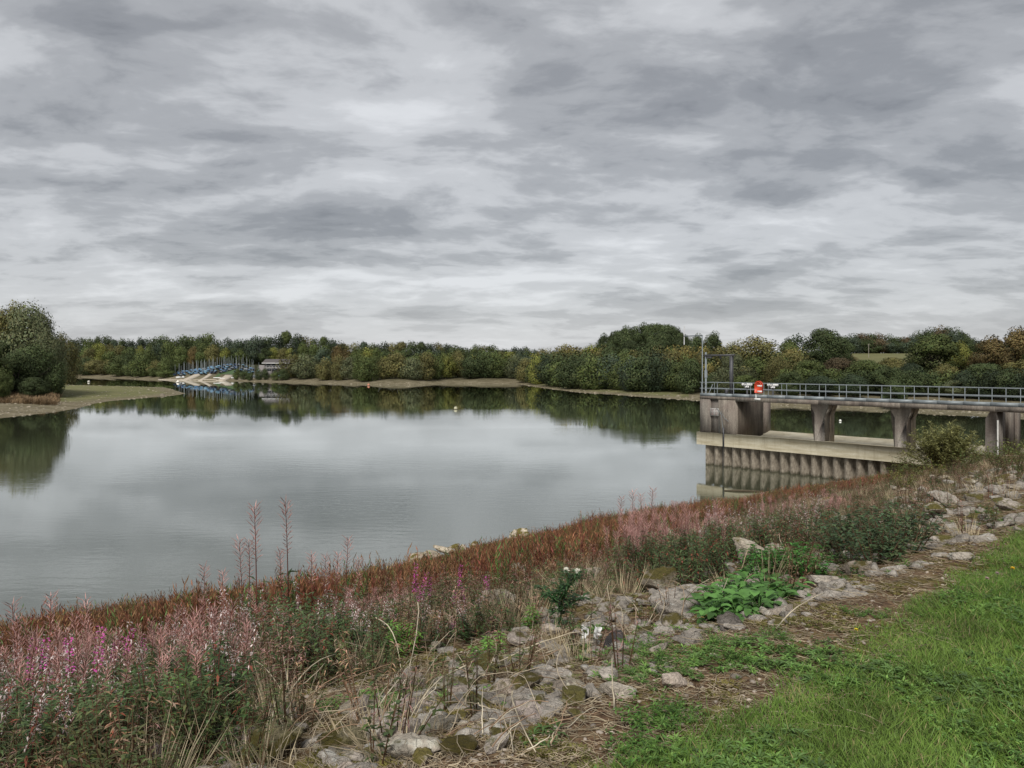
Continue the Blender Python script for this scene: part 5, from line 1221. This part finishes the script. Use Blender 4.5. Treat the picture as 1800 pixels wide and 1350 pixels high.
# lawn flowers
def lawn_flower(px, py, colr, rad, label):
    x, y = at_g(px, py + 8); z = H(x, y); e = empty('lawn_flower', (x, y, z)); tag(e, label, 'flower')
    s_ = MB(); s_.tube([(0, 0, 0), (0, 0, .085)], .002, 4, (.08, .15, .04), False); s_.build('stem', HERB, e)
    m = MB(); r = np.random.default_rng(3)
    for i in range(40):
        a = i * 2.4; leaf(m, (0, 0, .085), (math.cos(a), math.sin(a), r.uniform(0, 1.4)), (0, 0, 1), rad, rad * .5, .1, np.array(colr) * r.uniform(.8, 1.1))
    m.build('petals', HERB, e)
lawn_flower(1505, 1126, (.75, .62, .05), .014, 'yellow dandelion-like flower alone in the near lawn'); lawn_flower(1780, 1012, (.75, .5, .03), .018, 'orange-yellow flower at the right edge of the lawn')
lawn_flower(1735, 1031, (.48, .34, .33), .017, 'faded clover head, lower of the two'); lawn_flower(1753, 1021, (.45, .33, .33), .016, 'faded clover head nearer the orange-yellow flower')

# ---- willow shrub by the bridge
def shrub():
    Y = 33.5; x = (1662 - 900) / FPX * Y; z = H(x, Y); r = np.random.default_rng(31); e = empty('willow_shrub', (x, Y, z)); tag(e, 'round olive willow shrub growing before the footbridge', 'shrub')
    S = MB(); L = MB()
    for k in range(110):
        a = r.uniform(0, 6.28); q = r.uniform(.1, 1.0); h = 2.25 * r.uniform(.62, 1.05) * (1 - .42 * q ** 2); tx, ty = math.cos(a) * q * 1.85, math.sin(a) * q * 1.5
        pts = [(tx * .1, ty * .1, 0), (tx * .6, ty * .6, h * .55), (tx, ty, h)]; S.tube(pts, [.018, .01, .003], 3, (.11, .09, .05), False)
        for i in range(150):
            u = .15 + .8 * r.random(); b = r.uniform(0, 6.28); leaf(L, interp_pts(pts, u) + r.normal(0, .04, 3), (math.cos(b), math.sin(b), r.uniform(-.2, 1.2)), (0, 0, 1), r.uniform(.09, .18), .05, .2, G(.21, .21, .085) * r.uniform(.6, 1.4))
    S.build('stems', BARK, e); L.build('crown', HERB, e)
    Y2 = 36; x2 = (1600 - 900) / FPX * Y2; clump(herb_tpl(91, 900, .95, .75, .12, .04, (.12, .125, .045), .8), 'willow_seedling', x2, Y2, 0, 1.3, 'small olive shrub at the left foot of the willow shrub', None, 'shrub')
shrub()
random.seed(5)
for i, (px, Y) in enumerate(((1640, 24), (1700, 26), (1760, 22), (1790, 27), (1735, 31), (1780, 19), (1590, 20), (1570, 30), (1610, 31))):
    x = (px - 900) / FPX * Y; clump(herb_tpl(800 + i, 420, .75, .55, .09, .03, (.10, .13, .045) if i % 3 else (.15, .17, .05), .7), 'weed_bush', x, Y, i, random.uniform(.8, 1.2), 'leafy weed bush on the bank right of the willow shrub' if px > 1690 else 'leafy weed bush below the willow shrub', 'weed bushes right of the willow shrub' if px > 1690 else 'weed bushes below the willow shrub', 'bush')

# ---- dead stalks and twigs
def stalk(px0, py0, px1, py1, lift0, lift1, label, group=None, rad=.005, colr=(.50, .43, .31), bow=.035, seed=0):
    a = np.array([*at_g(px0, py0), 0]); b = np.array([*at_g(px1, py1), 0]); r = np.random.default_rng(seed + int(px0 + py1)); n = 7; pts = []
    a[2] = H(a[0], a[1]) + lift0; b[2] = H(b[0], b[1]) + lift1; k = np.array([r.normal(), r.normal(), abs(r.normal()) + .4]) * bow * np.linalg.norm(b - a)
    if group and np.linalg.norm(b - a) > .9: return
    for i in range(n):
        u = i / (n - 1); pts.append(a * (1 - u) + b * u + k * math.sin(math.pi * u) + r.normal(0, .0025, 3))
    m = MB(); m.tube(pts, np.linspace(rad, rad * .55, n), 5, np.array(colr) * r.uniform(.8, 1.15)); o = m.build('dead_stalk', STRAW); tag(o, label, 'stalk', group)
for q in [(140, 1350, 305, 1198, .12, .25, 'long pale stalk slanting over the lower left thicket'), (860, 1200, 1025, 1160, .1, .18, 'long curved stalk in front of the thistle'), (820, 1215, 700, 1335, .15, .05, 'stalk leaning left of the mossy boulder'), (735, 1136, 700, 1255, .35, .02, 'upright forked stalk left of the mossy boulder'),
          (480, 1160, 520, 1345, .4, .02, 'tall bent stalk rising at the bottom left of the boulder'), (400, 1210, 500, 1245, .12, .08, 'stalk crossing the bent stalk'), (660, 1155, 705, 1200, .3, .1, 'stalk leaning over the bright green plant'), (500, 1250, 590, 1205, .06, .22, 'stalk pointing up right of the bent stalk'),
          (1020, 1118, 1065, 1085, .05, .2, 'stalk above the white paper scraps'), (1365, 1112, 1450, 1068, .03, .1, 'curved white stalk across the broken pale stone'), (1050, 990, 1085, 960, .1, .3, 'curved stalk beside the grey stones'), (900, 1250, 940, 1330, .1, .02, 'stalk lying at the dirt strip edge'), (1080, 1255, 1075, 1190, .02, .12, 'short upright stalk beside the long pale stone')]:
    stalk(*q[:6], q[6], None, .0048)
random.seed(19)
for i in range(260):
    px = random.uniform(100, 1010); py = random.uniform(1150, 1345)
    if py < 1150 + (500 - min(px, 500)) * .25: continue
    l = random.uniform(25, 110); a = random.uniform(-.6, 2.2)
    stalk(px, py, px + math.cos(a) * l, min(1349, py - math.sin(a) * l * .6), random.uniform(.01, .1), random.uniform(.01, .22), 'thin dead stalk in the tangle around the mossy boulders', 'dead stalks around the mossy boulders', random.uniform(.0014, .0034), random.choice([(.42, .35, .25), (.30, .2, .13), (.5, .44, .33)]), .06, i)
for i in range(45):
    px = random.uniform(1050, 1790); py = 1150 - (px - 1050) * .33 + random.uniform(-60, 10)
    l = random.uniform(20, 60); a = random.uniform(-.3, 3.0)
    stalk(px, py, px + math.cos(a) * l, py - math.sin(a) * l * .7, random.uniform(.01, .06), random.uniform(.02, .3), 'thin dead stalk lying over the stony band', 'dead stalks over the stony band', random.uniform(.003, .0055), random.choice([(.46, .39, .28), (.34, .25, .17)]), .06, i + 500)
